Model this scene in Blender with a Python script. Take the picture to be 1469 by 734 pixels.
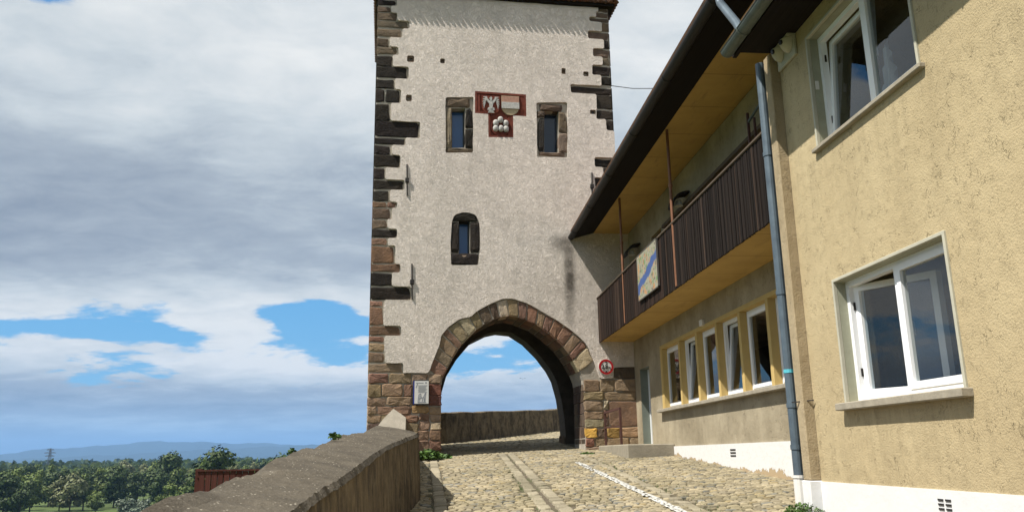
import bpy, bmesh, math, random
from math import sin, cos, radians, pi, atan2, sqrt, exp
from mathutils import Vector as V, Matrix
from mathutils.geometry import tessellate_polygon
random.seed(7)
for o in list(bpy.data.objects): bpy.data.objects.remove(o)
C = bpy.context.scene.collection
S = bpy.context.scene

# ------------------------------------------------------------------ camera
F, CX, CY = 1163.0, 734.5, 367.0
YAW, PITCH, ROLL = radians(5.1), radians(13.7), radians(0.9)
FW = V((sin(YAW)*cos(PITCH), cos(YAW)*cos(PITCH), sin(PITCH)))
r0 = V((cos(YAW), -sin(YAW), 0)); u0 = r0.cross(FW)
RT = r0*cos(ROLL) - u0*sin(ROLL); UP = u0*cos(ROLL) + r0*sin(ROLL)
cd = bpy.data.cameras.new('camera'); cam = bpy.data.objects.new('camera', cd); C.objects.link(cam)
cam.matrix_world = Matrix(((RT.x, UP.x, -FW.x, 0), (RT.y, UP.y, -FW.y, 0), (RT.z, UP.z, -FW.z, 0), (0, 0, 0, 1)))
cd.sensor_width = 36; cd.lens = 36*F/1469; cd.clip_start = 0.05; cd.clip_end = 60000
S.camera = cam
# ------------------------------------------------------------------ light
SUN = V((1, 0.42, -1.65)).normalized()          # direction the sunlight travels
EXPO = 0.6
S.view_settings.view_transform = 'Standard'; S.view_settings.look = 'None'
S.view_settings.gamma = 1; S.view_settings.use_curve_mapping = False; S.view_settings.exposure = EXPO
ld = bpy.data.lights.new('sun', 'SUN'); ld.energy = 5.0; ld.angle = radians(0.5); ld.color = (1, .955, .87)
lo = bpy.data.objects.new('sun', ld); C.objects.link(lo)
lo.rotation_euler = (-SUN).to_track_quat('Z', 'Y').to_euler()

class NT:
    """tiny node-tree helper"""
    def __init__(s, t): s.t = t; s.n = t.nodes; s.l = t.links
    def new(s, typ, **k):
        n = s.n.new(typ)
        for a, b in k.items(): setattr(n, a, b)
        return n
    def put(s, sock, val):
        if isinstance(val, bpy.types.NodeSocket): s.l.new(val, sock)
        elif isinstance(val, (tuple, list)):
            v = tuple(val)
            if len(v) == 3 and sock.type == 'RGBA': v += (1,)
            sock.default_value = v
        else: sock.default_value = val
    def m(s, op, a, b=0.0, c=0.0, clamp=False):
        n = s.new('ShaderNodeMath', operation=op, use_clamp=clamp)
        s.put(n.inputs[0], a); s.put(n.inputs[1], b); s.put(n.inputs[2], c); return n.outputs[0]
    def mix(s, f, a, b, mode='MIX'):
        n = s.new('ShaderNodeMix', data_type='RGBA', blend_type=mode, clamp_factor=True)
        s.put(n.inputs[0], f); s.put(n.inputs[6], a); s.put(n.inputs[7], b); return n.outputs[2]
    def noise(s, vec, scale, detail=4, rough=.55, dist=0.0, out=0):
        n = s.new('ShaderNodeTexNoise'); s.put(n.inputs['Vector'], vec)
        n.inputs['Scale'].default_value = scale; n.inputs['Detail'].default_value = detail
        n.inputs['Roughness'].default_value = rough; n.inputs['Distortion'].default_value = dist
        return n.outputs[out]
    def ramp(s, f, stops, interp='LINEAR'):
        n = s.new('ShaderNodeValToRGB'); s.put(n.inputs[0], f); e = n.color_ramp.elements
        n.color_ramp.interpolation = interp
        while len(e) < len(stops): e.new(.5)
        for i, (p, c) in enumerate(stops):
            e[i].position = p
            e[i].color = (c, c, c, 1) if isinstance(c, (int, float)) else tuple(c)+(1,)
        return n.outputs[0]
    def maprange(s, v, a, b, c=0.0, d=1.0, smooth=False):
        n = s.new('ShaderNodeMapRange'); n.clamp = True
        if smooth: n.interpolation_type = 'SMOOTHSTEP'
        s.put(n.inputs[0], v)
        for i, x in enumerate((a, b, c, d)): s.put(n.inputs[i+1], x)
        return n.outputs[0]
    def mapping(s, vec, scale=(1, 1, 1), rot=(0, 0, 0), loc=(0, 0, 0)):
        n = s.new('ShaderNodeMapping'); s.put(n.inputs[0], vec)
        n.inputs['Location'].default_value = loc; n.inputs['Rotation'].default_value = rot; n.inputs['Scale'].default_value = scale
        return n.outputs[0]

# world: clear-sky model plus a broken cloud deck
w = bpy.data.worlds.new('World'); S.world = w; w.use_nodes = True
T = NT(w.node_tree); T.n.clear()
sky = T.new('ShaderNodeTexSky', sky_type='NISHITA', sun_disc=False)
sky.sun_elevation = math.asin(-SUN.z); sky.sun_rotation = atan2(-SUN.x, -SUN.y)
sky.air_density = 1.0; sky.dust_density = .6; sky.ozone_density = 2.0
tc = T.new('ShaderNodeTexCoord'); sep = T.new('ShaderNodeSeparateXYZ'); T.put(sep.inputs[0], tc.outputs['Generated'])
X, Y, Z = sep.outputs
az = T.m('ARCTAN2', X, Y)
zc = T.m('MAXIMUM', Z, 0.0)
dn = T.m('ADD', zc, .17)
cv = T.new('ShaderNodeCombineXYZ'); T.put(cv.inputs[0], T.m('DIVIDE', X, dn)); T.put(cv.inputs[1], T.m('DIVIDE', Y, dn)); T.put(cv.inputs[2], 3.7)
P = cv.outputs[0]
n1 = T.noise(T.mapping(P, (.9, 1.0, 1), rot=(0, 0, .5)), 2.1, 10, .60, .15)
n2 = T.noise(T.mapping(P, (.8, 1.0, 1), rot=(0, 0, -.35), loc=(4, 2, 0)), 1.5, 7, .56, .5)
n3 = T.noise(T.mapping(P, (.8, 1.1, 1), loc=(9, 1, 5)), 6.0, 9, .62, .3)
def blob(a, z, sa, sz, amp):
    da = T.m('DIVIDE', T.m('SUBTRACT', az, a), sa); dz = T.m('DIVIDE', T.m('SUBTRACT', Z, z), sz)
    r = T.m('ADD', T.m('MULTIPLY', da, da), T.m('MULTIPLY', dz, dz))
    return T.m('MULTIPLY', T.m('EXPONENT', T.m('MULTIPLY', r, -1.0)), amp)
cover = T.ramp(Z, [(0.0, .75), (.05, .72), (.085, .62), (.115, .57), (.14, .58), (.17, .66), (.20, .82), (.5, .85), (.8, .62)])
dens = T.m('ADD', T.m('SUBTRACT', n1, .5), T.m('SUBTRACT', cover, .5))
for a, z, sa, sz, amp in ((-.150, .158, .060, .026, -.55), (-.36, .138, .11, .010, -.36), (-.49, .475, .07, .03, -.5),
                          (.125, .135, .05, .016, -.42), (-.21, .150, .035, .010, .16), (-2.0, .5, .6, .3, -.35), (-1.2, .25, .3, .12, -.3)):
    dens = T.m('ADD', dens, blob(a, z, sa, sz, amp))
dens = T.m('ADD', dens, T.m('MULTIPLY', T.m('SUBTRACT', n3, .5), .22))
alpha = T.maprange(dens, -.055, .055, smooth=True)
# brightness of the cloud: low-sun edges white, undersides grey-blue
br = T.ramp(Z, [(0.0, .26), (.02, .34), (.042, .50), (.055, .32), (.08, .34), (.105, .78), (.15, .95), (.19, .72), (.225, .42), (.30, .36), (.36, .60), (.42, .76), (.55, .80)])
br = T.m('ADD', br, T.m('MULTIPLY', T.m('SUBTRACT', n2, .5), 1.15))
br = T.m('ADD', br, T.m('MULTIPLY', T.m('SUBTRACT', n3, .5), .8))
for a, z, sa, sz, amp in ((-.15, .115, .10, .022, .35), (.03, .125, .07, .02, .3), (.24, .42, .22, .25, .08), (-.44, .30, .16, .06, -.22), (-.47, .195, .12, .03, -.25), (.08, .11, .12, .03, .25)):
    br = T.m('ADD', br, blob(a, z, sa, sz, amp))
br = T.m('MINIMUM', T.m('MAXIMUM', br, 0.0), 1.0)
ccol = T.ramp(br, [(0, (2.5, 2.95, 3.6)), (.35, (3.7, 4.2, 4.75)), (.65, (5.5, 6.0, 6.3)), (1.0, (7.6, 7.75, 7.7))])
low = T.maprange(Z, 0.0, .10, 1, 0, smooth=True)
ccol = T.mix(T.m('MULTIPLY', low, .8), ccol, T.mix(1.0, ccol, (.50, .76, 1.03), 'MULTIPLY'))
skc = T.mix(.75, T.mix(1.0, sky.outputs[0], (.62, 1.05, 1.25), 'MULTIPLY'), T.ramp(Z, [(0, (2.0, 4.7, 7.3)), (.2, (1.2, 3.9, 7.2)), (.6, (.6, 2.2, 5.4))]))
col = T.mix(alpha, skc, ccol)
# distant air at the horizon
col = T.mix(T.maprange(Z, .0, .04, .8, 0, smooth=True), col, (.95, 2.0, 3.9))
bg = T.new('ShaderNodeBackground'); T.put(bg.inputs[0], col); bg.inputs[1].default_value = .075
wo = T.new('ShaderNodeOutputWorld'); T.l.new(bg.outputs[0], wo.inputs[0])

# ------------------------------------------------------------------ pixel rays onto real planes
def ray(x, y): return (FW*F + RT*(x-CX) - UP*(y-CY)).normalized()
def onX(x, y, X): v = ray(x, y); return v*(X/v.x)
def onY(x, y, Y): v = ray(x, y); return v*(Y/v.y)
TA = radians(3.9)
TW = V((cos(TA), sin(TA), 0)); TN = V((sin(TA), -cos(TA), 0)); TD = -TN
TP = V((3.642, 20.80, 0))
def tw(x, y, depth=0.0):
    v = ray(x, y); p0 = TP + TD*depth
    q = v*(p0.dot(TN)/v.dot(TN)); return ((q-p0).dot(TW), q.z)
def tfr(u, z, out=0.0): return TP + TW*u + V((0, 0, z)) + TN*out

# ------------------------------------------------------------------ materials
MATS = {}
def mat(name, fn):
    if name in MATS: return MATS[name]
    m = bpy.data.materials.new(name); m.use_nodes = True
    t = NT(m.node_tree); t.n.clear()
    b = t.new('ShaderNodeBsdfPrincipled'); o = t.new('ShaderNodeOutputMaterial'); t.l.new(b.outputs[0], o.inputs[0])
    tcn = t.new('ShaderNodeTexCoord')
    fn(t, b, tcn.outputs['Object'], o); MATS[name] = m; return m
def bump(t, b, h, strength=1.0, dist=.01):
    n = t.new('ShaderNodeBump'); n.inputs['Strength'].default_value = strength; n.inputs['Distance'].default_value = dist
    t.put(n.inputs['Height'], h); t.l.new(n.outputs[0], b.inputs['Normal'])
def simple(name, c, rough=.6, metal=0.0, var=.25, scale=6, bs=.3, bd=.004, c2=None):
    def fn(t, b, P, o):
        nz = t.noise(P, scale, 6, .6)
        c2_ = c2 or tuple(x*(1-var) for x in c)
        t.put(b.inputs['Base Color'], t.mix(t.maprange(nz, .3, .7), c, c2_))
        b.inputs['Roughness'].default_value = rough; b.inputs['Metallic'].default_value = metal
        if bs: bump(t, b, t.noise(P, scale*6, 5, .6), bs, bd)
    return mat(name, fn)

def f_towerplaster(t, b, P, o):
    big = t.noise(P, .55, 5, .6); mid = t.noise(P, 3.5, 6, .65); fine = t.noise(P, 22, 4, .6)
    c = t.mix(t.maprange(big, .35, .65), (.78, .69, .61), (.68, .60, .53))
    c = t.mix(t.maprange(mid, .48, .78, 0, .35), c, (.45, .40, .34))
    c = t.mix(t.maprange(fine, .66, .8, 0, .22), c, (.33, .29, .24))
    c = t.mix(t.maprange(t.noise(t.mapping(P, (1.6, 1.6, .22)), 1.0, 6, .65), .50, .74, 0, .42), c, (.50, .45, .39))
    # rain and soot stains under the wing eave, plus a wide dark smudge
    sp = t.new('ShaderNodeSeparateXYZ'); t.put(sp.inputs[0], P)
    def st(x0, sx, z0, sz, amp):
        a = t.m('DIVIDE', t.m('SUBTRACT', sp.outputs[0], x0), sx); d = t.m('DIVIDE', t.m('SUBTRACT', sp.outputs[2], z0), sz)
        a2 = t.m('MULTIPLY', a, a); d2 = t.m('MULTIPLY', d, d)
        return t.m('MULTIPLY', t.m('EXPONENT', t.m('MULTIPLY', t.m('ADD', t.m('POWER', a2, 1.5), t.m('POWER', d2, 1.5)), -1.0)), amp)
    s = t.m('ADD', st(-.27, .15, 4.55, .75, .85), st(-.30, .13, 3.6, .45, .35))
    s = t.m('ADD', s, st(-.42, .33, 5.42, .22, .55))  # wide dark smudge beside the eave end
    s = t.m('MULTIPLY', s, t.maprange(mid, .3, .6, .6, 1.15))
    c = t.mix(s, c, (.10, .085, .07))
    t.put(b.inputs['Base Color'], c); b.inputs['Roughness'].default_value = .92
    # trowel swirls
    sw = t.noise(P, 3.2, 2, .5, 0, 1)
    Pw = t.new('ShaderNodeVectorMath', operation='ADD'); t.put(Pw.inputs[0], P)
    sc = t.new('ShaderNodeVectorMath', operation='SCALE'); t.put(sc.inputs[0], sw); sc.inputs['Scale'].default_value = .55
    t.put(Pw.inputs[1], sc.outputs[0])
    q = t.noise(t.mapping(Pw.outputs[0], (2.2, 2.2, 1.1), rot=(0, .6, 0)), 8.5, 3, .5, 1.1)
    r = t.m('ABSOLUTE', t.m('SUBTRACT', q, .5))
    ridge = t.maprange(r, 0, .07, 0, 1)
    h = t.m('ADD', t.m('MULTIPLY', ridge, .7), t.m('MULTIPLY', mid, 1.6))
    h = t.m('ADD', h, t.m('MULTIPLY', fine, .3))
    bump(t, b, h, .8, .018)
def f_stucco(c1, c2, groove, stains=False):
    def fn(t, b, P, o):
        big = t.noise(P, .9, 5, .6); mid = t.noise(P, 6, 5, .6); fine = t.noise(P, 60, 4, .6)
        c = t.mix(t.maprange(big, .35, .65), c1, c2)
        c = t.mix(t.maprange(mid, .5, .75, 0, .35), c, tuple(x*.72 for x in c2))
        # short wormy grooves in a scraped render
        q = t.noise(t.mapping(P, (1, 1, .8)), 13, 2, .45, 1.6)
        r = t.m('ABSOLUTE', t.m('SUBTRACT', q, .5)); msk = t.maprange(t.noise(P, 7.5, 2, .5), .49, .60)
        g = t.m('MULTIPLY', t.maprange(r, .0, .020, 1, 0), msk)
        g = t.m('MULTIPLY', g, t.maprange(t.noise(P, 2.1, 3, .6), .40, .62, .25, 1.0))
        c = t.mix(t.maprange(t.noise(t.mapping(P, (1.8, 1.8, .3)), 1.1, 6, .65), .48, .75, 0, .55), c, tuple(x*.80 for x in c2))
        c = t.mix(t.maprange(fine, .56, .72, 0, .35), c, tuple(x*.68 for x in c2))
        c = t.mix(t.m('MULTIPLY', g, groove), c, tuple(x*.55 for x in c2))
        if stains:      # rain-washed dirt running down from the ends of the sills
            sp = t.new('ShaderNodeSeparateXYZ'); t.put(sp.inputs[0], P)
            sk = t.maprange(t.noise(t.mapping(P, (1, 9, .35)), 1.3, 5, .7), .46, .66)
            for zs in (.93, 3.62, -.9+.0):
                f1 = t.maprange(sp.outputs[2], zs-.95, zs, 0, 1); f2 = t.m('LESS_THAN', sp.outputs[2], zs)
                c = t.mix(t.m('MULTIPLY', t.m('MULTIPLY', f1, f2), t.m('MULTIPLY', sk, .38)), c, tuple(x*.60 for x in c2))
            gb = t.m('MULTIPLY', t.maprange(sp.outputs[2], .27, .75, .5, 0), t.maprange(t.noise(P, 3, 5, .7), .42, .62))
            c = t.mix(gb, c, tuple(x*.7 for x in c2))
        t.put(b.inputs['Base Color'], c); b.inputs['Roughness'].default_value = .93
        h = t.m('SUBTRACT', t.m('ADD', t.m('MULTIPLY', mid, 1.2), t.m('MULTIPLY', fine, .7)), t.m('MULTIPLY', g, .9))
        bump(t, b, h, .9, .012)
    return fn
def f_whitepaint(t, b, P, o):
    mid = t.noise(P, 2.2, 6, .65); fine = t.noise(P, 14, 5, .65)
    sp = t.new('ShaderNodeSeparateXYZ'); t.put(sp.inputs[0], P)
    # flaked patch low down beside the cobbles
    gz = t.m('ADD', t.m('MULTIPLY', sp.outputs[1], .057), -.045)
    dd = t.m('DIVIDE', t.m('SUBTRACT', sp.outputs[1], -2.9), .75)
    hgt = t.m('MULTIPLY', t.m('SUBTRACT', sp.outputs[2], gz), t.m('SUBTRACT', 1.0, t.m('MULTIPLY', t.m('EXPONENT', t.m('MULTIPLY', t.m('MULTIPLY', dd, dd), -1.0)), .62)))
    edge = t.m('ADD', t.m('MULTIPLY', mid, .9), t.m('MULTIPLY', fine, .25))
    fl = t.maprange(t.m('SUBTRACT', t.m('SUBTRACT', edge, .50), t.m('MULTIPLY', hgt, 2.6)), 0, .02)
    c = t.mix(t.maprange(fine, .5, .8, 0, .5), (.68, .67, .65), (.54, .51, .46))
    c = t.mix(fl, c, (.42, .32, .20))
    c = t.mix(t.maprange(t.noise(P, 30, 4, .7), .70, .74), c, (.2, .17, .13))
    t.put(b.inputs['Base Color'], c); b.inputs['Roughness'].default_value = .8
    bump(t, b, t.m('SUBTRACT', fine, t.m('MULTIPLY', fl, .6)), .5, .01)
def f_stone(t, b, P, o):
    at = t.new('ShaderNodeAttribute', attribute_name='col')
    mid = t.noise(P, 4.5, 6, .65); fine = t.noise(P, 26, 5, .65); fine2 = t.noise(P, 75, 3, .6)
    c = t.mix(1.0, at.outputs[0], t.ramp(mid, [(.25, (.62, .62, .65)), (.5, (1, 1, 1)), (.75, (1.3, 1.22, 1.1))]), 'MULTIPLY')
    c = t.mix(t.maprange(fine, .56, .75, 0, .65), c, t.mix(1.0, c, (.42, .42, .45), 'MULTIPLY'))
    c = t.mix(t.maprange(fine2, .62, .75, 0, .3), c, (.38, .35, .28))
    t.put(b.inputs['Base Color'], c); b.inputs['Roughness'].default_value = .9
    bump(t, b, t.m('ADD', t.m('MULTIPLY', mid, 1.0), t.m('MULTIPLY', fine, .7)), .9, .03)
def f_cobble(t, b, P, o):
    at = t.new('ShaderNodeAttribute', attribute_name='col')
    fine = t.noise(P, 30, 5, .65); mid = t.noise(P, 1.1, 5, .6)
    c = t.mix(1.0, at.outputs[0], t.ramp(mid, [(.35, (.72, .71, .64)), (.55, (.95, .93, .88)), (.7, (1.05, 1.02, .95))]), 'MULTIPLY')
    c = t.mix(t.maprange(fine, .5, .75, 0, .5), c, t.mix(1.0, c, (.5, .5, .5), 'MULTIPLY'))
    t.put(b.inputs['Base Color'], c); b.inputs['Roughness'].default_value = .75
    bump(t, b, fine, .5, .006)
def f_joint(t, b, P, o):
    n = t.noise(P, 1.6, 5, .6); f = t.noise(P, 40, 4, .6)
    c = t.mix(t.maprange(n, .45, .62), (.085, .070, .050), (.055, .062, .028))
    c = t.mix(t.maprange(f, .4, .7, 0, .5), c, (.23, .19, .14))
    t.put(b.inputs['Base Color'], c); b.inputs['Roughness'].default_value = .95; bump(t, b, f, .6, .01)
def f_parapet(top):
    def fn(t, b, P, o):
        mid = t.noise(P, 3, 6, .65); fine = t.noise(P, 30, 4, .6)
        vs = t.noise(t.mapping(P, (1.6, 1.6, .9)), 2.4, 8, .78)
        if top:
            c = t.mix(t.maprange(mid, .35, .65), (.070, .060, .047), (.11, .094, .072))
            vo = t.new('ShaderNodeTexVoronoi'); t.put(vo.inputs['Vector'], t.mapping(P, (38, 20, 38), rot=(0, 0, .35))); vo.inputs['Scale'].default_value = 1
            sp2 = t.maprange(vo.outputs['Distance'], .10, .24, 1, 0)
            sp2 = t.m('MULTIPLY', sp2, t.maprange(t.noise(P, 5, 4, .7), .40, .58))
            c = t.mix(sp2, c, (.33, .30, .24))
            c = t.mix(t.maprange(fine, .58, .75, 0, .5), c, (.05, .045, .04))
        else:
            c = t.mix(t.maprange(vs, .40, .60), (.070, .057, .042), (.20, .155, .10))
            c = t.mix(t.maprange(t.noise(t.mapping(P, (3, 3, .5)), 2.6, 5, .7), .54, .66, 0, .85), c, (.05, .044, .04))
            c = t.mix(t.maprange(mid, .55, .72, 0, .6), c, (.24, .20, .14))
        t.put(b.inputs['Base Color'], c); b.inputs['Roughness'].default_value = .95
        bump(t, b, t.m('ADD', mid, t.m('MULTIPLY', fine, .5)), .9, .03)
    return fn
def f_glass(t, b, P, o):
    ge = t.new('ShaderNodeNewGeometry'); dp_ = t.new('ShaderNodeVectorMath', operation='DOT_PRODUCT'); t.put(dp_.inputs[0], ge.outputs['Incoming']); t.put(dp_.inputs[1], ge.outputs['Normal'])
    frv = t.m('ADD', t.m('MULTIPLY', t.m('POWER', t.m('SUBTRACT', 1.0, t.m('ABSOLUTE', dp_.outputs['Value'])), 4.0), .88), .09)
    nzz = t.new('ShaderNodeBump'); nzz.inputs['Strength'].default_value = .05; nzz.inputs['Distance'].default_value = .02
    t.put(nzz.inputs['Height'], t.noise(P, 1.5, 1)); 
    tr = t.new('ShaderNodeBsdfTransparent'); tr.inputs[0].default_value = (.72, .76, .76, 1)
    gl = t.new('ShaderNodeBsdfGlossy'); gl.inputs['Roughness'].default_value = .01; t.l.new(nzz.outputs[0], gl.inputs['Normal'])
    mx = t.new('ShaderNodeMixShader'); t.put(mx.inputs[0], frv); t.l.new(tr.outputs[0], mx.inputs[1]); t.l.new(gl.outputs[0], mx.inputs[2])
    t.l.new(mx.outputs[0], o.inputs[0])
def f_leaf(t, b, P, o):
    at = t.new('ShaderNodeAttribute', attribute_name='col')
    t.put(b.inputs['Base Color'], at.outputs[0]); b.inputs['Roughness'].default_value = .6
    b.inputs['Specular IOR Level'].default_value = .25
def f_wood(c1, c2, axis=2, sc=1.0):
    def fn(t, b, P, o):
        s = [34*sc]*3; s[axis] = 1.2*sc
        g = t.noise(t.mapping(P, tuple(s)), 1, 5, .65)
        at = t.new('ShaderNodeAttribute', attribute_name='col')
        c = t.mix(t.maprange(g, .3, .7), c1, c2); c = t.mix(1.0, c, at.outputs[0], 'MULTIPLY')
        t.put(b.inputs['Base Color'], c); b.inputs['Roughness'].default_value = .85; bump(t, b, g, .7, .006)
    return fn
def f_art(t, b, P, o):
    sp = t.new('ShaderNodeSeparateXYZ'); t.put(sp.inputs[0], P); y, z = sp.outputs[1], sp.outputs[2]
    nz = t.noise(P, 3.2, 3, .5); yy = t.m('SUBTRACT', y, -.02)
    c = t.mix(t.noise(P, 9, 4, .6), (.34, .32, .24), (.22, .22, .16))
    c = t.mix(t.maprange(t.noise(P, 7, 2, .5, 0), .57, .6), c, (.42, .22, .10))
    c = t.mix(t.maprange(t.noise(t.mapping(P, loc=(5, 5, 5)), 11, 2, .5), .60, .62), c, (.12, .09, .07))
    c = t.mix(t.maprange(t.noise(t.mapping(P, loc=(1, 9, 3)), 8, 2, .5), .60, .62), c, (.12, .22, .09))
    d = t.m('ABSOLUTE', t.m('SUBTRACT', t.m('ADD', t.m('MULTIPLY', yy, .28), t.m('SUBTRACT', z, .45)), t.m('MULTIPLY', t.m('SUBTRACT', nz, .5), .25)))
    c = t.mix(t.maprange(d, .085, .12, 1, 0), c, (.04, .085, .24))
    t.put(b.inputs['Base Color'], c); b.inputs['Roughness'].default_value = .6
def f_grass(t, b, P, o):
    n = t.noise(P, .012, 6, .6); f = t.noise(P, .4, 6, .7)
    c = t.mix(t.maprange(n, .42, .58), (.075, .105, .03), (.04, .06, .018))
    c = t.mix(t.maprange(f, .5, .7, 0, .5), c, (.11, .12, .04))
    t.put(b.inputs['Base Color'], c); b.inputs['Roughness'].default_value = .95
def f_ochre(t, b, P, o):
    sp = t.new('ShaderNodeSeparateXYZ'); t.put(sp.inputs[0], P)
    fr_ = t.m('FRACT', t.m('DIVIDE', sp.outputs[1], 1.22)); ln = t.m('LESS_THAN', fr_, .012)
    c = t.mix(t.maprange(t.noise(P, 1.3, 6, .65), .35, .7), (.52, .345, .115), (.42, .275, .09))
    c = t.mix(t.maprange(t.noise(t.mapping(P, (3, .6, 1)), 2.2, 6, .7), .55, .72, 0, .6), c, (.26, .17, .075))
    c = t.mix(t.m('MULTIPLY', ln, .75), c, (.12, .08, .04))
    t.put(b.inputs['Base Color'], c); b.inputs['Roughness'].default_value = .8
    bump(t, b, t.m('SUBTRACT', t.noise(P, 12, 4, .6), t.m('MULTIPLY', ln, 2.0)), .4, .006)
M = dict(
 tplaster=mat('tower_plaster', f_towerplaster),
 mortar=simple('mortar', (.46, .41, .34), .95, 0, .35, 4, .8, .015),
 stone=mat('stone', f_stone), cobble=mat('cobble', f_cobble), joint=mat('joint', f_joint),
 house=mat('house_stucco', f_stucco((.475, .385, .232), (.43, .343, .203), .85, True)),
 pil=mat('pilaster_stucco', f_stucco((.42, .34, .22), (.32, .25, .155), .6)),
 wing=mat('wing_stucco', f_stucco((.42, .36, .255), (.28, .235, .16), .8)),
 white=mat('white_plinth', f_whitepaint), ptop=mat('parapet_top', f_parapet(True)), pface=mat('parapet_face', f_parapet(False)),
 glass=mat('glass', f_glass), leaf=mat('leaf', f_leaf), art=mat('painting', f_art), grass=mat('grass', f_grass),
 board=mat('dark_board', f_wood((.022, .014, .010), (.009, .006, .005))),
 fence=mat('red_board', f_wood((.10, .034, .026), (.06, .022, .017))),
 roofw=mat('roof_wood', f_wood((.018, .014, .011), (.009, .007, .006), 1)),
 trunk=simple('bark', (.06, .045, .03), .95, 0, .4, 3, .8, .02),
 pvc=simple('white_frame', (.84, .85, .86), .35, 0, .04, 3, 0),
 dark=simple('dark_room', (.035, .033, .03), .9, 0, .3, 2, 0),
 room=simple('room_wall', (.10, .095, .085), .9, 0, .2, 2, 0),
 curtain=simple('curtain', (.7, .72, .76), .9, 0, .1, 5, 0),
 zinc=simple('zinc', (.13, .17, .20), .45, .35, .5, 5, .3, .003, c2=(.075, .10, .125)),
 zincg=simple('old_gutter', (.115, .135, .115), .55, .2, .4, 5, .3, .003),
 blackmetal=simple('black_gutter', (.016, .013, .012), .6, .2, .4, 5, .3, .003),
 rust=simple('rusty_paint', (.09, .032, .022), .65, 0, .5, 12, .5, .003),
 orange=simple('oxide_post', (.24, .10, .045), .6, 0, .4, 6, .3, .003),
 iron=simple('black_iron', (.03, .026, .024), .7, .3, .4, 10, .4, .003),
 ochre=mat('ochre_paint', f_ochre),
 yellow=simple('window_pier_paint', (.55, .40, .16), .75, 0, .15, 3, .4, .004),
 reveal=simple('grey_green_paint', (.36, .36, .27), .8, 0, .2, 5, .4, .004),
 trim=simple('window_trim', (.47, .45, .36), .8, 0, .15, 6, .4, .004),
 sill=simple('stone_sill', (.36, .32, .25), .85, 0, .3, 8, .6, .006),
 concrete=simple('concrete_step', (.32, .285, .22), .9, 0, .25, 5, .7, .01),
 door=simple('door_paint', (.19, .215, .18), .6, 0, .25, 4, .3, .003),
 tile=simple('roof_tile', (.17, .085, .045), .9, 0, .5, 6, .6, .02, c2=(.07, .05, .04)),
 redstone=simple('red_sandstone', (.20, .055, .036), .85, 0, .45, 7, .6, .012),
 pinkstone=simple('pink_paint', (.46, .26, .19), .8, 0, .3, 20, .5, .01),
 whitestone=simple('white_carving', (.56, .54, .50), .8, 0, .4, 22, .6, .01),
 creamst=simple('cream_carving', (.50, .40, .26), .8, 0, .3, 20, .5, .01),
 signred=simple('sign_red', (.42, .012, .016), .45, 0, .1, 3, 0),
 signwhite=simple('sign_white', (.68, .66, .62), .45, 0, .05, 3, 0),
 signblack=simple('sign_black', (.02, .02, .022), .5, 0, .1, 3, 0),
 blue=simple('blue_enamel', (.015, .03, .22), .4, 0, .1, 3, 0),
 ink=simple('grey_ink', (.22, .24, .28), .7, 0, .3, 60, 0),
 cyan=simple('cyan_paint', (.10, .50, .60), .6, 0, .3, 30, 0),
 rock=simple('far_hill', (.03, .055, .075), 1, 0, .3, .001, 0),  # blue of the haze is put into the hills' base colour
 mortcap=simple('pale_mortar', (.32, .285, .23), .9, 0, .25, 6, .8, .02),
 birdm=simple('bird_plumage', (.02, .02, .02), .8, 0, .1, 3, 0),
)

for m_ in MATS.values():
    for n_ in m_.node_tree.nodes:
        if n_.type == 'BSDF_PRINCIPLED' and n_.inputs['Roughness'].default_value >= .7: n_.inputs['Specular IOR Level'].default_value = .15
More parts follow.
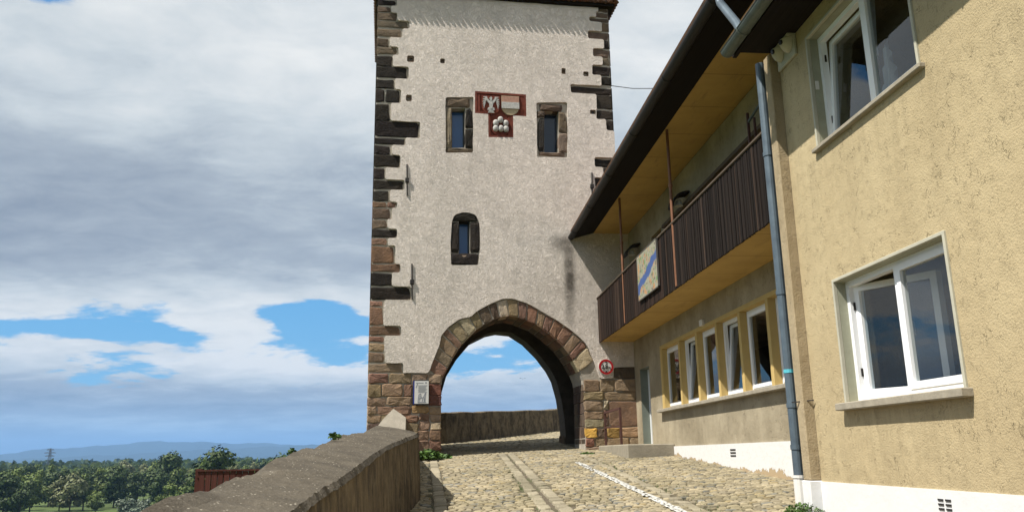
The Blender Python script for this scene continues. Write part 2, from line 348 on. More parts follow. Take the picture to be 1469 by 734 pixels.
# ------------------------------------------------------------------ mesh helpers
class MB:
    def __init__(s): s.v = []; s.f = []; s.c = []
    def face(s, pts, col=(1, 1, 1)):
        i = len(s.v); s.v += [V(p) for p in pts]; s.f.append(tuple(range(i, i+len(pts)))); s.c.append(col)
    def mesh(s, vs, fs, col=(1, 1, 1)):
        i = len(s.v); s.v += [V(p) for p in vs]
        for f in fs: s.f.append(tuple(i+k for k in f)); s.c.append(col)
    def box(s, a, b, col=(1, 1, 1), ax=None, bev=0.0):
        """box between corners a, b, axes optional (origin, x, y, z)"""
        x0, y0, z0 = (min(a[k], b[k]) for k in range(3)); x1, y1, z1 = (max(a[k], b[k]) for k in range(3))
        if bev > 0:
            e = min(bev, (x1-x0)*.45, (y1-y0)*.45, (z1-z0)*.45); bm = bmesh.new()
            bmesh.ops.create_cube(bm, size=1)
            for v in bm.verts: v.co = V(((x0+x1)/2+v.co.x*(x1-x0), (y0+y1)/2+v.co.y*(y1-y0), (z0+z1)/2+v.co.z*(z1-z0)))
            bmesh.ops.bevel(bm, geom=bm.edges[:], offset=e, segments=1, affect='EDGES')
            bm.verts.index_update(); vs = [v.co.copy() for v in bm.verts]; fs = [[v.index for v in f.verts] for f in bm.faces]; bm.free()
        else:
            vs = [V((x, y, z)) for z in (z0, z1) for y in (y0, y1) for x in (x0, x1)]
            fs = [(0, 2, 3, 1), (4, 5, 7, 6), (0, 1, 5, 4), (2, 6, 7, 3), (0, 4, 6, 2), (1, 3, 7, 5)]
        if ax: vs = [ax[0]+ax[1]*v.x+ax[2]*v.y+ax[3]*v.z for v in vs]
        s.mesh(vs, fs, col)
    def tube(s, pts, r, n=10, col=(1, 1, 1), caps=True):
        pts = [V(p) for p in pts]; rr = r if isinstance(r, (list, tuple)) else [r]*len(pts); rings = []
        up = V((0, 0, 1)) if abs((pts[-1]-pts[0]).normalized().z) < .9 else V((1, 0, 0))
        vs = []
        for i, p in enumerate(pts):
            d = (pts[min(i+1, len(pts)-1)]-pts[max(i-1, 0)]).normalized()
            a = d.cross(up).normalized(); b_ = d.cross(a)
            for k in range(n): vs.append(p+(a*cos(2*pi*k/n)+b_*sin(2*pi*k/n))*rr[i])
        fs = []
        for i in range(len(pts)-1):
            for k in range(n): fs.append((i*n+k, i*n+(k+1) % n, (i+1)*n+(k+1) % n, (i+1)*n+k))
        if caps: fs.append(tuple(range(n-1, -1, -1))); fs.append(tuple((len(pts)-1)*n+k for k in range(n)))
        s.mesh(vs, fs, col)
    def bar(s, a, b, w, h, col=(1, 1, 1)):
        a, b = V(a), V(b); d = (b-a).normalized(); u = V((0, 0, 1)) if abs(d.z) < .95 else V((1, 0, 0))
        x = d.cross(u).normalized(); z = x.cross(d)
        vs = [p+x*sx*w/2+z*sz*h/2 for p in (a, b) for sz in (-1, 1) for sx in (-1, 1)]
        s.mesh(vs, [(0, 2, 3, 1), (4, 5, 7, 6), (0, 1, 5, 4), (2, 6, 7, 3), (0, 4, 6, 2), (1, 3, 7, 5)], col)
    def plate(s, outline, holes, thick, fr, col=(1, 1, 1), back=True):
        """flat slab: outline and holes in 2D, fr(u, v, out) -> world; front at out=0, back at out=-thick"""
        polys = [outline]+list(holes)
        tri = tessellate_polygon([[V((p[0], p[1], 0)) for p in q] for q in polys])
        flat = [p for q in polys for p in q]
        s.mesh([fr(p[0], p[1], 0) for p in flat], tri, col)
        if back: s.mesh([fr(p[0], p[1], -thick) for p in flat], tri, col)
        for q in polys:
            n = len(q)
            vs = [fr(p[0], p[1], 0) for p in q]+[fr(p[0], p[1], -thick) for p in q]
            s.mesh(vs, [(i, (i+1) % n, n+(i+1) % n, n+i) for i in range(n)], col)
    def stone(s, poly, fr, out=.02, inset=.02, jit=.008, col=(1, 1, 1), base=-.05, sub=2):
        """block with softened rim, poly in 2D"""
        pts = []
        n = len(poly)
        for i in range(n):
            a = V(poly[i]); b_ = V(poly[(i+1) % n])
            for k in range(sub): pts.append(a.lerp(b_, (k+.12 if k == 0 else k)/sub))
            pts.append(a.lerp(b_, .90))
        c = sum(pts, V((0, 0)))/len(pts)
        pts = [p+V((random.uniform(-jit, jit), random.uniform(-jit, jit))) for p in pts]
        rad = min((p-c).length for p in pts); k = max(.4, 1-inset/max(rad, .02)); m = len(pts)
        o1 = out*random.uniform(.4, .7)
        inn = [c+(p-c)*k for p in pts]
        vs = [fr(p[0], p[1], base) for p in pts]+[fr(p[0], p[1], o1) for p in pts]
        tl = [random.uniform(-.3, .3)*out for _ in range(2)]
        vs += [fr(p[0], p[1], out+random.uniform(-.2, .2)*out+(tl[0] if p[0] > c[0] else -tl[0])) for p in inn]
        vs.append(fr(c[0], c[1], out*(1+random.uniform(-.1, .3))))
        fs = []
        for i in range(m):
            j = (i+1) % m
            fs += [(i, j, m+j, m+i), (m+i, m+j, 2*m+j, 2*m+i), (2*m+i, 2*m+j, 3*m)]
        s.mesh(vs, fs, col)
    def build(s, name, m, parent=None, smooth=False, kind=None, fixn=True):
        off = V((0, 0, 0)); p = parent
        while p is not None: off += p.location; p = p.parent
        me = bpy.data.meshes.new(name); me.from_pydata([v-off for v in s.v], [], s.f)
        if fixn and len(s.f) < 60000:
            bm = bmesh.new(); bm.from_mesh(me)
            bmesh.ops.recalc_face_normals(bm, faces=bm.faces[:]); bm.to_mesh(me); bm.free()
        me.materials.append(m if not isinstance(m, str) else M[m])
        if any(c != (1, 1, 1) for c in s.c) or m in ('board', 'fence', 'roofw'):
            at = me.color_attributes.new('col', 'FLOAT_COLOR', 'CORNER'); buf = []
            for f, c in zip(s.f, s.c): buf += (list(c)+[1])*len(f)
            at.data.foreach_set('color', buf)
        if smooth: me.polygons.foreach_set('use_smooth', [True]*len(me.polygons))
        me.update(); o = bpy.data.objects.new(name, me); C.objects.link(o)
        if parent: o.parent = parent
        if kind: o['kind'] = kind
        return o
def tag(o, label, cat, group=None):
    o['label'] = label; o['category'] = cat
    if group: o['group'] = group
    return o
def root(name, loc, label, cat, group=None):
    o = bpy.data.objects.new(name, None); o.location = loc; o.empty_display_size = .3; C.objects.link(o)
    return tag(o, label, cat, group)
def dup(src, loc, rz=0, sc=None, label=None):
    r = src.copy(); C.objects.link(r); r.location = loc; r.rotation_euler = (0, 0, rz)
    if sc: r.scale = sc
    if label: r['label'] = label
    for ch in list(src.children):
        c = ch.copy(); C.objects.link(c); c.parent = r
    return r
def frX(X0):   # wall facing -X: u = Y, v = Z, out towards -X
    return lambda u, v, o: V((X0-o, u, v))

# ------------------------------------------------------------------ terrain
def plane_z(x, y):
    cs = max(.022, .07-.0022*y)
    yy = min(max(y, -12), 60)
    return -1.45+.068*yy+max(-3, min(x, 9))*cs
EDGE = [(-1.3, -40), (-1.25, 3.5), (-1.25, 12), (-2.0, 20), (-2.2, 24.3), (-.1, 26.3), (4.9, 33), (13, 45), (30, 70), (60, 120)]
def edge_d(x, y):
    """signed distance to the rampart line: positive on the outer (left/far) side"""
    best = 1e9; sg = 1
    for (ax_, ay), (bx, by) in zip(EDGE, EDGE[1:]):
        dx, dy = bx-ax_, by-ay; t = max(0, min(1, ((x-ax_)*dx+(y-ay)*dy)/(dx*dx+dy*dy)))
        px, py = ax_+t*dx, ay+t*dy; d = math.hypot(x-px, y-py)
        if d < best: best = d; sg = 1 if dx*(y-py)-dy*(x-px) > 0 else -1
    return best*sg
def terr(x, y):
    d = max(edge_d(x, y), x-60, -30-y)
    h = plane_z(x, y)-.06
    if d > 0:
        t = max(0, d-.3)
        k = 1-exp(-(t/15)**1.3) if t > 0 else 0
        h = h*(1-k)+(-26.0)*k
    return h
def axis(lo, hi, fine_lo, fine_hi, step, grow=1.18):
    a = [fine_lo]; 
    while a[-1] < fine_hi: a.append(a[-1]+step)
    s = step
    while a[-1] < hi: s *= grow; a.append(a[-1]+s)
    b_ = [fine_lo]; s = step
    while b_[-1] > lo: s *= grow; b_.append(b_[-1]-s)
    return b_[:0:-1]+a
xs = axis(-22000, 22000, -14, 16, .9); ys = axis(-3000, 24000, -4, 46, .9)
mb = MB(); vs = [V((x, y, terr(x, y))) for y in ys for x in xs]; n = len(xs)
mb.mesh(vs, [(j*n+i, j*n+i+1, (j+1)*n+i+1, (j+1)*n+i) for j in range(len(ys)-1) for i in range(n-1)])
g = mb.build('ground', 'grass', smooth=True, kind='structure'); g['label'] = 'green plain and hillside falling away from the rampart'

# road bed + cobbles
def road_z(x, y): return plane_z(x, y)
def in_road(x, y):
    if y < 20.4: return -.72+min(0, 0) < x < (5.02 if y > 8.7 else 4.0)
    d, z_ = (V((x, y, 0))-TP).dot(TD), 0
    if d < 4.4:
        u = (V((x, y, 0))-TP).dot(TW); return -3.58 < u < .08 or d < 0
    return edge_d(x, y) < -.05 and x < 14
mb = MB(); n_ = 0
st = .5; ny = int((44+3)/st)
for j in range(ny):
    y = -3+j*st
    for i in range(int(17/st)):
        x = -1.6+i*st
        if (-1.2 < x+.25 and edge_d(x+st/2, y+st/2) < .2) or y < 20 and x < 5.1:
            if x+st/2 > 5.6 and y < 21: continue
            mb.face([(a, b_, road_z(a, b_)-.016) for a, b_ in ((x, y), (x+st, y), (x+st, y+st), (x, y+st))])
mb.build('road', 'joint', kind='structure', fixn=False)
# strips of long slabs: centre lines (x at y), width
def strip1(y): return 1.41+(y-10.14)*(1.60-1.41)/(19.2-10.14)          # double gutter line left of centre
def strip2(y): return 2.95+(y-9.4)*(3.22-2.95)/(17.7-9.4)              # right of the white line
def strip0(y): return .03+(y-10)*(-.02)
def line_x(y): return 2.71+(y-9.45)*(2.79-2.71)/(17.04-9.45)
mb = MB(); sm = MB()
def cob(mb, cx, cy, lx, ly, h, rot, col):
    """domed, irregular sett"""
    k = 8; pts = []
    ph = random.uniform(0, pi)
    for i in range(k):
        a = 2*pi*i/k+.39; ca, sa = cos(a), sin(a)
        qx, qy = ((.5, 0), (.47, .45), (0, .5), (-.47, .45), (-.5, 0), (-.47, -.45), (0, -.5), (.47, -.45))[i]
        pts.append((qx*lx*random.uniform(.86, 1.04), qy*ly*random.uniform(.84, 1.04)))
    cr, sr = cos(rot), sin(rot)
    def P3(px, py, dz):
        x, y = cx+px*cr-py*sr, cy+px*sr+py*cr; return (x, y, road_z(x, y)+dz)
    tz = random.uniform(-.004, .004); tx = random.uniform(-.06, .06); ty = random.uniform(-.06, .06)
    vs = [P3(px, py, -.03) for px, py in pts]+[P3(px*.90, py*.90, h*.45+tz+px*tx+py*ty) for px, py in pts]+[P3(px*.66, py*.66, h+tz+px*tx+py*ty) for px, py in pts]+[P3(0, 0, h*1.08+tz)]
    fs = []
    for i in range(k):
        j = (i+1) % k; fs += [(i, j, k+j, k+i), (k+i, k+j, 2*k+j, 2*k+i), (2*k+i, 2*k+j, 3*k)]
    mb.mesh(vs, fs, col)
def cobcol(x=0, y=0):
    b_ = random.uniform(.72, 1.22); t = random.random()
    if t < .60: c = (.33, .285, .20)
    elif t < .88: c = (.285, .25, .185)
    elif t < .93: c = (.32, .26, .155)
    else: c = (.21, .205, .185)
    return tuple(min(.6, q*b_) for q in c)
y = 1.0; row = 0
while y < 40:
    ly = random.uniform(.078, .108)*(1 if y < 24 else 1.5)
    x = -.8-random.random()*.15 if y < 24.5 else -1
    while x < (5.1 if y < 24 else 13):
        lx = random.uniform(.085, .17)*(1 if y < 24 else 1.5)
        cx = x+lx/2; yy = y+.05*sin(x*1.3+row*.15)+.02*sin(x*4.1+row)
        ok = in_road(cx, yy)
        if 8 < y < 24.6 and (abs(cx-strip1(yy)) < .235 or abs(cx-strip0(yy)) < .13) and y < 20.6: ok = False
        if abs(cx-strip2(yy)) < .10 and y < 19: ok = False
        if ok and cx > 3.95 and 17.5 < yy < 20.9: ok = False
        if ok: cob(mb, cx, yy, lx*.95, ly*.92, .015, random.uniform(-.07, .07), cobcol())
        x += lx
    y += ly; row += 1
for fx, off, wd in ((strip1, -.115, .19), (strip1, .115, .19), (strip0, 0, .2), (strip2, 0, .17)):
    y = 1.0+random.random()*.2
    while y < (20.5 if fx is not strip2 else 18.9):
        l = random.uniform(.28, .5)
        c = random.uniform(.85, 1.15); cob(mb, fx(y+l/2)+off, y+l/2, wd, l*.95, .018, atan2(-(fx(y+l)-fx(y)), l)*1, (.30*c, .268*c, .205*c))
        y += l
cb = mb.build('paving', 'cobble', kind='structure', fixn=False)
# worn white line painted on the setts
mb = MB(); y = 8.0
while y < 17.05:
    l = random.uniform(.10, .14)
    for s_ in range(2):
        if random.random() < (.04 if y < 14 else .14): continue
        x0 = line_x(y)-.055+s_*.055+random.uniform(-.012, .012); x1 = x0+random.uniform(.050, .074)
        y1 = y+l*random.uniform(.80, .98)
        mb.face([(x0, y, road_z(x0, y)+.024), ((x0+x1)/2, y-.008, road_z(x0, y)+.034), (x1, y, road_z(x1, y)+.024), (x1, y1, road_z(x1, y1)+.024), ((x0+x1)/2, y1+.006, road_z(x0, y1)+.034), (x0, y1, road_z(x0, y1)+.024)])
    y += l
mb.build('road_marking', simple('road_paint', (.62, .61, .57), .8, 0, .5, 14, .3, .003), kind='structure', fixn=False)['label'] = 'worn white line painted along the cobbles'

# ------------------------------------------------------------------ gate tower
tower = root('gate_tower', TP, 'tall plastered medieval gate tower with dark corner stones and a pointed archway', 'tower')
UL = -5.45; UR = 1.13; ZT = 12.50; ZB = -.6
arch_in = [tw(*p) for p in ((632, 655), (632, 590), (632.5, 557.7), (634.4, 542.4), (639.4, 531), (646.8, 516.5), (660.7, 493.6), (683.6, 470.7), (701.6, 460), (717, 453.5), (730, 451.5), (749.4, 456), (770.7, 465), (790.3, 479.7), (806.7, 494.4), (819.7, 511.6), (831.2, 532.8), (836, 545), (838.5, 560), (839.5, 580), (840, 613), (840, 648))]
arch_out = [tw(*p) for p in ((611, 541), (616, 532), (621, 519), (631, 495), (632, 482), (642.7, 470), (659, 459), (675.4, 455), (682, 448), (701.6, 438), (720, 430), (734.7, 429.5), (756, 435.5), (780.5, 450), (798.5, 460), (818, 474), (838, 491), (843, 500), (851, 518), (859, 543))]
body = [(UL+.01, ZB), (arch_in[0][0], ZB)]+arch_in+[(arch_in[-1][0], ZB), (UR-.01, ZB), (UR-.01, ZT), (UL+.01, ZT)]
def wfr(u, v, o): return tfr(u, v, o)
def rect_px(x0, y0, x1, y1):
    a, b_, c, d = tw(x0, y0), tw(x1, y0), tw(x1, y1), tw(x0, y1); return [a, b_, c, d]
wins = [dict(op=(647.5, 155.5, 667, 212), sur=(639.6, 141, 678, 219.5)),
        dict(op=(780.5, 160, 801, 219), sur=(770, 149, 813, 226)),
        dict(op=(658, 317, 674, 364), sur=(646, 306, 688, 380))]
holes = [rect_px(*w_['op']) for w_ in wins]
TH = 1.2
mb = MB(); mb.plate(body, holes, TH, wfr)
# side walls, rear wall with its smaller arch, ceiling over the passage
DEP = 4.2
rear = [tw(*p, 3.4) for p in ((640, 540), (655, 515), (676, 490), (700, 478), (715, 475), (735, 477), (755, 490), (775, 510), (790, 530), (798, 545), (805, 570), (810, 600), (812, 628))]
rear = [(-3.42, ZB), (-3.42, 1.7)]+[(max(u, -3.3), z) for u, z in rear]+[(rear[-1][0], ZB)]
rbody = [(UL+.01, ZB)]+rear+[(UR-.01, ZB), (UR-.01, ZT), (UL+.01, ZT)]
tbx = (UR-.02, 1.62, .0, 1.0)
foot_ = True
mb.box((UR-.02, .0, ZB), (1.62, 1.0, 5.6), (1, 1, 1), (TP, TW, TD, V((0, 0, 1))))
mb.build('wall', 'mortar', tower)
mb = MB()
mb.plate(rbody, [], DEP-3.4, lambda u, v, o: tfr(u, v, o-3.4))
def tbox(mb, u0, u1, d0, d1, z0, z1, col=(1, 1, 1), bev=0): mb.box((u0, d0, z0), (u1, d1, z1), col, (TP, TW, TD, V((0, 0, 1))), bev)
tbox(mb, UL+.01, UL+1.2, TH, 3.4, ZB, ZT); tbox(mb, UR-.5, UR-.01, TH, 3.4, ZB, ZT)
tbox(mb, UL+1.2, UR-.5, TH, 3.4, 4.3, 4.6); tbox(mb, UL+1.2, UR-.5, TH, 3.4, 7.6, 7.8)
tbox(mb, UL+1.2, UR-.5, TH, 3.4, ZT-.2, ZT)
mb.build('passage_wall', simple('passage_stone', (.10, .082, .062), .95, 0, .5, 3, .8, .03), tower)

DK, BR, RD, TN_, OR = (.028, .023, .019), (.125, .090, .064), (.20, .118, .082), (.25, .180, .115), (.34, .20, .075)
def vary(c, a=.22):
    k = random.uniform(1-a, 1+a); return tuple(min(.7, q*k*random.uniform(.94, 1.06)) for q in c)
LQ = [(-14, -8, 566, DK), (-7, 1, 572, DK), (2, 9.5, 569, DK), (11, 19.5, 561, BR), (20, 31.5, 569.5, BR), (32, 42.5, 587, BR), (43.2, 54.7, 576.5, BR), (55.5, 68.3, 559, BR), (69, 79.8, 571, BR),
 (81, 96.5, 563, DK), (97.5, 114, 585.5, DK), (114.7, 129, 566.5, DK), (129.6, 148.5, 574.5, DK), (149.8, 174.8, 560, DK), (175.6, 198.5, 602, DK), (199.2, 208.7, 581.5, DK), (209.5, 222.5, 561.5, DK),
 (223.4, 241, 574, DK), (242, 258, 552.5, DK), (259, 272.7, 579.5, DK), (273.8, 289.7, 559, DK), (290.4, 298.6, 569, RD), (299.2, 314.8, 562, BR), (315.6, 328.2, 555.5, BR), (329, 341.5, 569, DK),
 (342.2, 352.2, 556, RD), (353, 378.4, 566.5, RD), (379, 390.4, 573.5, RD), (391.3, 410.7, 562, DK), (411.6, 430.2, 590, DK), (431, 439, 551, RD), (440, 467, 550, RD), (468, 481, 575, RD),
 (482, 491, 551, RD), (492, 504, 551, TN_), (505, 520, 552, TN_), (521, 534.5, 578, TN_)]
RQ = [(13, 18, 858, BR), (18.6, 25.8, 855, BR), (26.4, 32.5, 845, BR), (33.3, 45.6, 863, BR), (46.5, 57, 843, BR), (58, 70.4, 866, DK), (71, 82.4, 850, BR), (83, 94.2, 864, BR), (94.8, 108.6, 849, DK),
 (109.6, 123, 862, DK), (123.4, 135.2, 818.5, DK), (135.9, 157, 855, DK), (158, 171.6, 855, DK), (172.6, 188, 869, DK), (189, 226, 884, DK), (228.4, 239.6, 853, DK), (240.8, 254.7, 865, DK), (256.2, 269.6, 853, DK), (271, 300, 866, DK)]
def quoin(rows, left):
    mb = MB(); steps = []
    for y0, y1, xr, c in rows:
        if left: u1, z1 = tw(xr, y0); _, z0 = tw(xr, y1); u0 = UL
        else: u0, z1 = tw(xr, y0); _, z0 = tw(xr, y1); u1 = UR
        if not left and u0 > UR-.05: steps.append((u0, z0, z1)); continue
        segs = [(u0, u1)]
        if u1-u0 > .6 and random.random() < .25: m_ = u0+(u1-u0)*random.uniform(.35, .6); segs = [(u0, m_-.008), (m_+.008, u1)]
        if left: steps.append((u1, z0, z1))
        else: steps.append((u0, z0, z1))
        for a, b_ in segs:
            cc = vary(c, .28)
            mb.stone([(a, z0+.010), (b_-random.uniform(0, .05), z0+random.uniform(.0, .025)), (b_+random.uniform(-.06, .01), z1-random.uniform(.005, .03)), (a, z1-.008)], tfr, .02, .03, .016, cc, base=-.03)
        # the return of the block on the side face
        sd = random.uniform(.25, .7)
        if left: tbox(mb, UL-.012, UL+.03, .0, sd, z0, z1, vary(c), .01)
        else: tbox(mb, UR-.03, UR+.012, .0, sd, z0, z1, vary(c), .01)
    return mb, steps
mb, lsteps = quoin(LQ, True); mb.build('quoin_stones', 'stone', tower)
mb, rsteps = quoin(RQ[:14], False); mb.build('quoin_stones', 'stone', tower)
mb, rs2 = quoin(RQ[14:], False); mb.build('quoin_stones', 'stone', tower); rsteps += rs2

# voussoirs
def resample(pts, n):
    L = [0]
    for a, b_ in zip(pts, pts[1:]): L.append(L[-1]+math.dist(a, b_))
    def at(t):
        s_ = t*L[-1]
        for i in range(len(pts)-1):
            if s_ <= L[i+1] or i == len(pts)-2:
                k = (s_-L[i])/max(1e-9, L[i+1]-L[i]); return (pts[i][0]+(pts[i+1][0]-pts[i][0])*k, pts[i][1]+(pts[i+1][1]-pts[i][1])*k)
    return at
ai = resample(arch_in[3:17], 0); ao = resample(arch_out[1:19], 0)
mb = MB(); t = 0.0
cols = [RD, TN_, TN_, RD, TN_, (.42, .36, .24), TN_, BR, BR, (.45, .38, .26), TN_, RD, RD, TN_, RD, RD, RD, TN_, RD, (.46, .38, .24), BR, (.36, .30, .2), TN_, TN_, RD, RD, TN_]
k = 0
while t < 1:
    dt = random.uniform(.034, .060)
    if t+dt > .985: dt = 1-t
    a0, a1, b0, b1 = ai(t+.0025), ai(t+dt-.0025), ao(t+.0025), ao(t+dt-.0025)
    c = vary(cols[k % len(cols)], .12); k += 1
    mb.stone([a0, a1, b1, b0], tfr, .030, .014, .012, c, base=-.05)
    # soffit face of the block, into the passage
    nx, nz = a1[1]-a0[1], -(a1[0]-a0[0]); l = math.hypot(nx, nz); nx, nz = nx/l*.02, nz/l*.02
    d = 0.0
    while d < TH-.02:
        dd = min(TH-d, random.uniform(.3, .6)); c2 = vary(c if d == 0 else random.choice((BR, BR, RD)), .25)
        q = [(a0, -.01), (a1, -.01), (a1, .03), (a0, .03)]
        vs = []
        for pt, k_ in ((a0, 1), (a1, 1)):
            for dep in (d+.01 if d else -.02, d+dd-.01):
                vs.append(tfr(pt[0]+nx*.0, pt[1]+nz*.0, -dep)); vs.append(tfr(pt[0]+nx, pt[1]+nz, -dep))
        mb.mesh(vs, [(1, 3, 7, 5), (0, 1, 5, 4), (2, 6, 7, 3), (0, 2, 3, 1), (4, 5, 7, 6)], c2); d += dd
    t += dt
mb.build('arch_stones', 'stone', tower)

# masonry of the two piers (rectangles measured on the tower's face)
Lm = [(530, 536, 557, 549.5, RD), (558, 536, 590, 549.5, TN_), (591, 537, 613, 549.5, TN_), (614, 536, 632, 549, TN_), (530, 521.3, 550, 534.8, TN_) and (578.5, 534, 578.6, 534.1, TN_),
 (530, 550.5, 547, 569, TN_), (548, 550.5, 577, 568.5, TN_), (578.5, 550.5, 591, 568, RD), (591.8, 550.5, 614, 566, BR), (614.7, 550, 632, 566.5, (.15, .07, .05)),
 (530, 570, 553, 582, TN_), (554, 569.5, 591, 581.5, TN_), (592, 567, 614, 581, BR), (614.7, 567.5, 632, 582, (.14, .07, .05)),
 (530, 583, 540, 594, TN_), (541, 582.7, 590, 594, RD), (591, 582, 614, 592.5, (.33, .2, .1)), (615, 583, 631.5, 594, TN_),
 (530, 595, 546, 606, TN_), (530, 607, 546, 618, BR), (547, 595, 570, 612, TN_), (571, 595, 600, 606, RD), (601, 593.5, 616, 603, RD), (617, 595, 631.5, 605, TN_),
 (571, 607, 600, 622, TN_), (601, 604, 616, 616, TN_), (617, 606, 631.5, 616, (.34, .27, .18)), (530, 619, 570, 640, BR), (571, 623, 598, 640, BR), (599, 617, 615, 631, TN_), (616, 617, 632, 630.5, RD), (599, 632, 615, 650, TN_), (616, 631.5, 632, 645, RD), (616, 646, 632, 656, BR)]
Rm = [(880, 527, 916, 542.5, BR), (861, 544, 881, 560.5, TN_), (882, 544, 914, 560.5, TN_), (841, 545, 860, 561, TN_), (840, 562, 866, 573.5, TN_), (867, 561.5, 914, 573.5, TN_), (840, 574.5, 865, 588.5, TN_), (866, 574.5, 873, 586, (.36, .29, .2)),
 (874, 575, 915, 611, (.25, .165, .105)), (841, 589.5, 866, 600.5, TN_), (841, 601.5, 867, 612.5, (.34, .27, .18)), (867, 587, 873, 599, RD), (868, 600, 873, 611, BR), (840, 613.5, 856.5, 627.5, (.55, .33, .08)), (857.5, 614, 870, 627.5, BR),
 (871, 612.5, 889, 627, OR), (890, 612.5, 914.5, 626, (.30, .21, .13)), (840, 628.5, 853, 640, (.24, .11, .08)), (854, 628.5, 870, 640, TN_), (871, 628, 903, 640, TN_), (904, 627.5, 915, 640, TN_), (838, 641, 868, 648, (.30, .2, .15)), (869, 641, 915, 650, BR)]
def masonry(lst, uedge_l=None, uedge_r=None):
    mb = MB()
    for x0, y0, x1, y1, c in lst:
        if x1-x0 < 1: continue
        p = rect_px(x0, y0, x1, y1)
        u0 = p[3][0]; u1 = p[2][0]; z0 = (p[2][1]+p[3][1])/2; z1 = (p[0][1]+p[1][1])/2
        if x0 <= 530: u0 = UL
        if x1 >= 631 and x0 < 700: u1 = arch_in[2][0]+.01
        if x0 <= 841 and x0 > 800: u0 = arch_in[-2][0]-.01
        if x1 >= 914: u1 = UR+.3
        mb.stone([(u0, z0), (u1, z0), (u1, z1), (u0, z1)], tfr, random.uniform(.03, .055), .016, .016, vary(c, .16), base=-.05)
    return mb
mb = masonry(Lm)
z = -.5
while z < 1.9:                                    # jamb faces in the passage
    h = random.uniform(.22, .36); d = .03
    while d < TH-.05:
        dd = min(TH-d, random.uniform(.3, .55)); tbox(mb, arch_in[1][0]-.02, arch_in[1][0]+.015, d+.006, d+dd-.006, z+.006, z+h-.006, vary(random.choice((BR, RD, TN_))), .01); d += dd
    z += h
mb.build('pier_masonry', 'stone', tower)
mb = masonry(Rm)
z = -.5
while z < 1.7:
    h = random.uniform(.22, .36); d = .03
    while d < TH-.05:
        dd = min(TH-d, random.uniform(.3, .55)); tbox(mb, arch_in[-2][0]-.015, arch_in[-2][0]+.02, d+.006, d+dd-.006, z+.006, z+h-.006, vary(random.choice(((.08, .055, .04), BR, (.10, .062, .045)))), .01); d += dd  # darker stone colours stand in for shade on this right jamb
    z += h
mb.build('pier_masonry', 'stone', tower)
mb = MB()
for k_ in range(5):    # rough foot of the rear jamb
    tbox(mb, rear[-1][0]-.05, rear[-1][0]+.02, 3.42+k_*.15, 3.56+k_*.15, 0, .45+random.uniform(-.1, .1), vary(BR), .02)
mb.build('jamb_foot', 'stone', tower)

# plaster coat: a skin standing proud of the corner stones, its edge following them
def wobble(pts, amp=.012, step=.16):
    out = []
    for i in range(len(pts)):
        a, b_ = pts[i], pts[(i+1) % len(pts)]; L = math.dist(a, b_); n = max(1, int(L/step)); 
        for k in range(n):
            t_ = k/n; out.append((a[0]+(b_[0]-a[0])*t_+random.uniform(-amp, amp), a[1]+(b_[1]-a[1])*t_+random.uniform(-amp, amp)))
    return out
def chaikin(pts, k=.22):
    out = []
    for i in range(len(pts)):
        a, b_ = pts[i], pts[(i+1) % len(pts)]
        L = math.dist(a, b_); q = min(k, .035/max(L, 1e-6))
        out += [(a[0]+(b_[0]-a[0])*q, a[1]+(b_[1]-a[1])*q), (a[0]+(b_[0]-a[0])*(1-q), a[1]+(b_[1]-a[1])*(1-q))]
    return out
pl = []
for u1, z0, z1 in lsteps: pl += [(u1+.012, min(z1+.012, ZT-.02)), (u1+.012, z0-.012)]   # top to bottom along the left
for a, b_ in zip(range(1, len(pl)-1, 2), range(2, len(pl)-1, 2)):
    zm = (pl[a][1]+pl[b_][1])/2; pl[a] = (pl[a][0], zm); pl[b_] = (pl[b_][0], zm)
pl = [p for p in pl if p[1] <= ZT]
R_ = .45
bot = [tw(*p) for p in ((579, 534.8), (612.5, 534.8))]
arco = [(u-.0, z+.015) for u, z in arch_out[1:-1]]
rb = [tw(*p) for p in ((860, 542.6), (879.5, 542.6), (880, 527), (916, 526))]
pr = []
for u0_, z0, z1 in rsteps: pr += [(min(u0_-.012, UR+.0), z1+.012), (min(u0_-.012, UR+.0), z0-.012)]
for a, b_ in zip(range(1, len(pr)-1, 2), range(2, len(pr)-1, 2)):
    zm = (pr[a][1]+pr[b_][1])/2; pr[a] = (pr[a][0], zm); pr[b_] = (pr[b_][0], zm)
zlast = pr[-1][1]
skin = [(pl[0][0], ZT-.01)]+pl+bot+arco+rb+[(UR+.45, rb[-1][1]), (UR+.45, zlast-.02), (pr[-1][0], zlast-.02)]+pr[::-1]+[(pr[0][0], ZT-.01)]
skin[-len(pr)-3] = (UR+.2, rb[-1][1]) if False else skin[-len(pr)-3]
cl = [skin[0]]
for p in skin[1:]:
    if math.dist(p, cl[-1]) > .004: cl.append(p)
def ell(cx, cy, rx, ry, n=12):
    c = tw(cx, cy); a = tw(cx+rx, cy); b_ = tw(cx, cy-ry); rx, ry = a[0]-c[0], b_[1]-c[1]
    return [(c[0]+rx*max(-.85, min(.85, 1.15*cos(2*pi*k/n))), c[1]+ry*max(-.85, min(.85, 1.15*sin(2*pi*k/n)))) for k in range(n)]
put = [(589, 86, 6, 5.5), (634.6, 89, 4, 4), (586.5, 142, 5, 5.5), (808, 103.5, 3.5, 5), (840, 107.5, 4.5, 4), (850, 162, 5, 3.6)]
sk_holes = [chaikin(wobble(rect_px(w_['sur'][0]-.5, w_['sur'][1]-.5, w_['sur'][2]+.5, w_['sur'][3]+.5), .012, .25)) for w_ in wins]
s_ = wins[2]['sur']; sk_holes[2] = chaikin([tw(*p) for p in ((647, 381), (646, 350), (648, 318), (652, 309), (662, 305.5), (672, 305.5), (682, 309), (687.5, 320), (688.5, 345), (688, 360), (686, 380.5))])
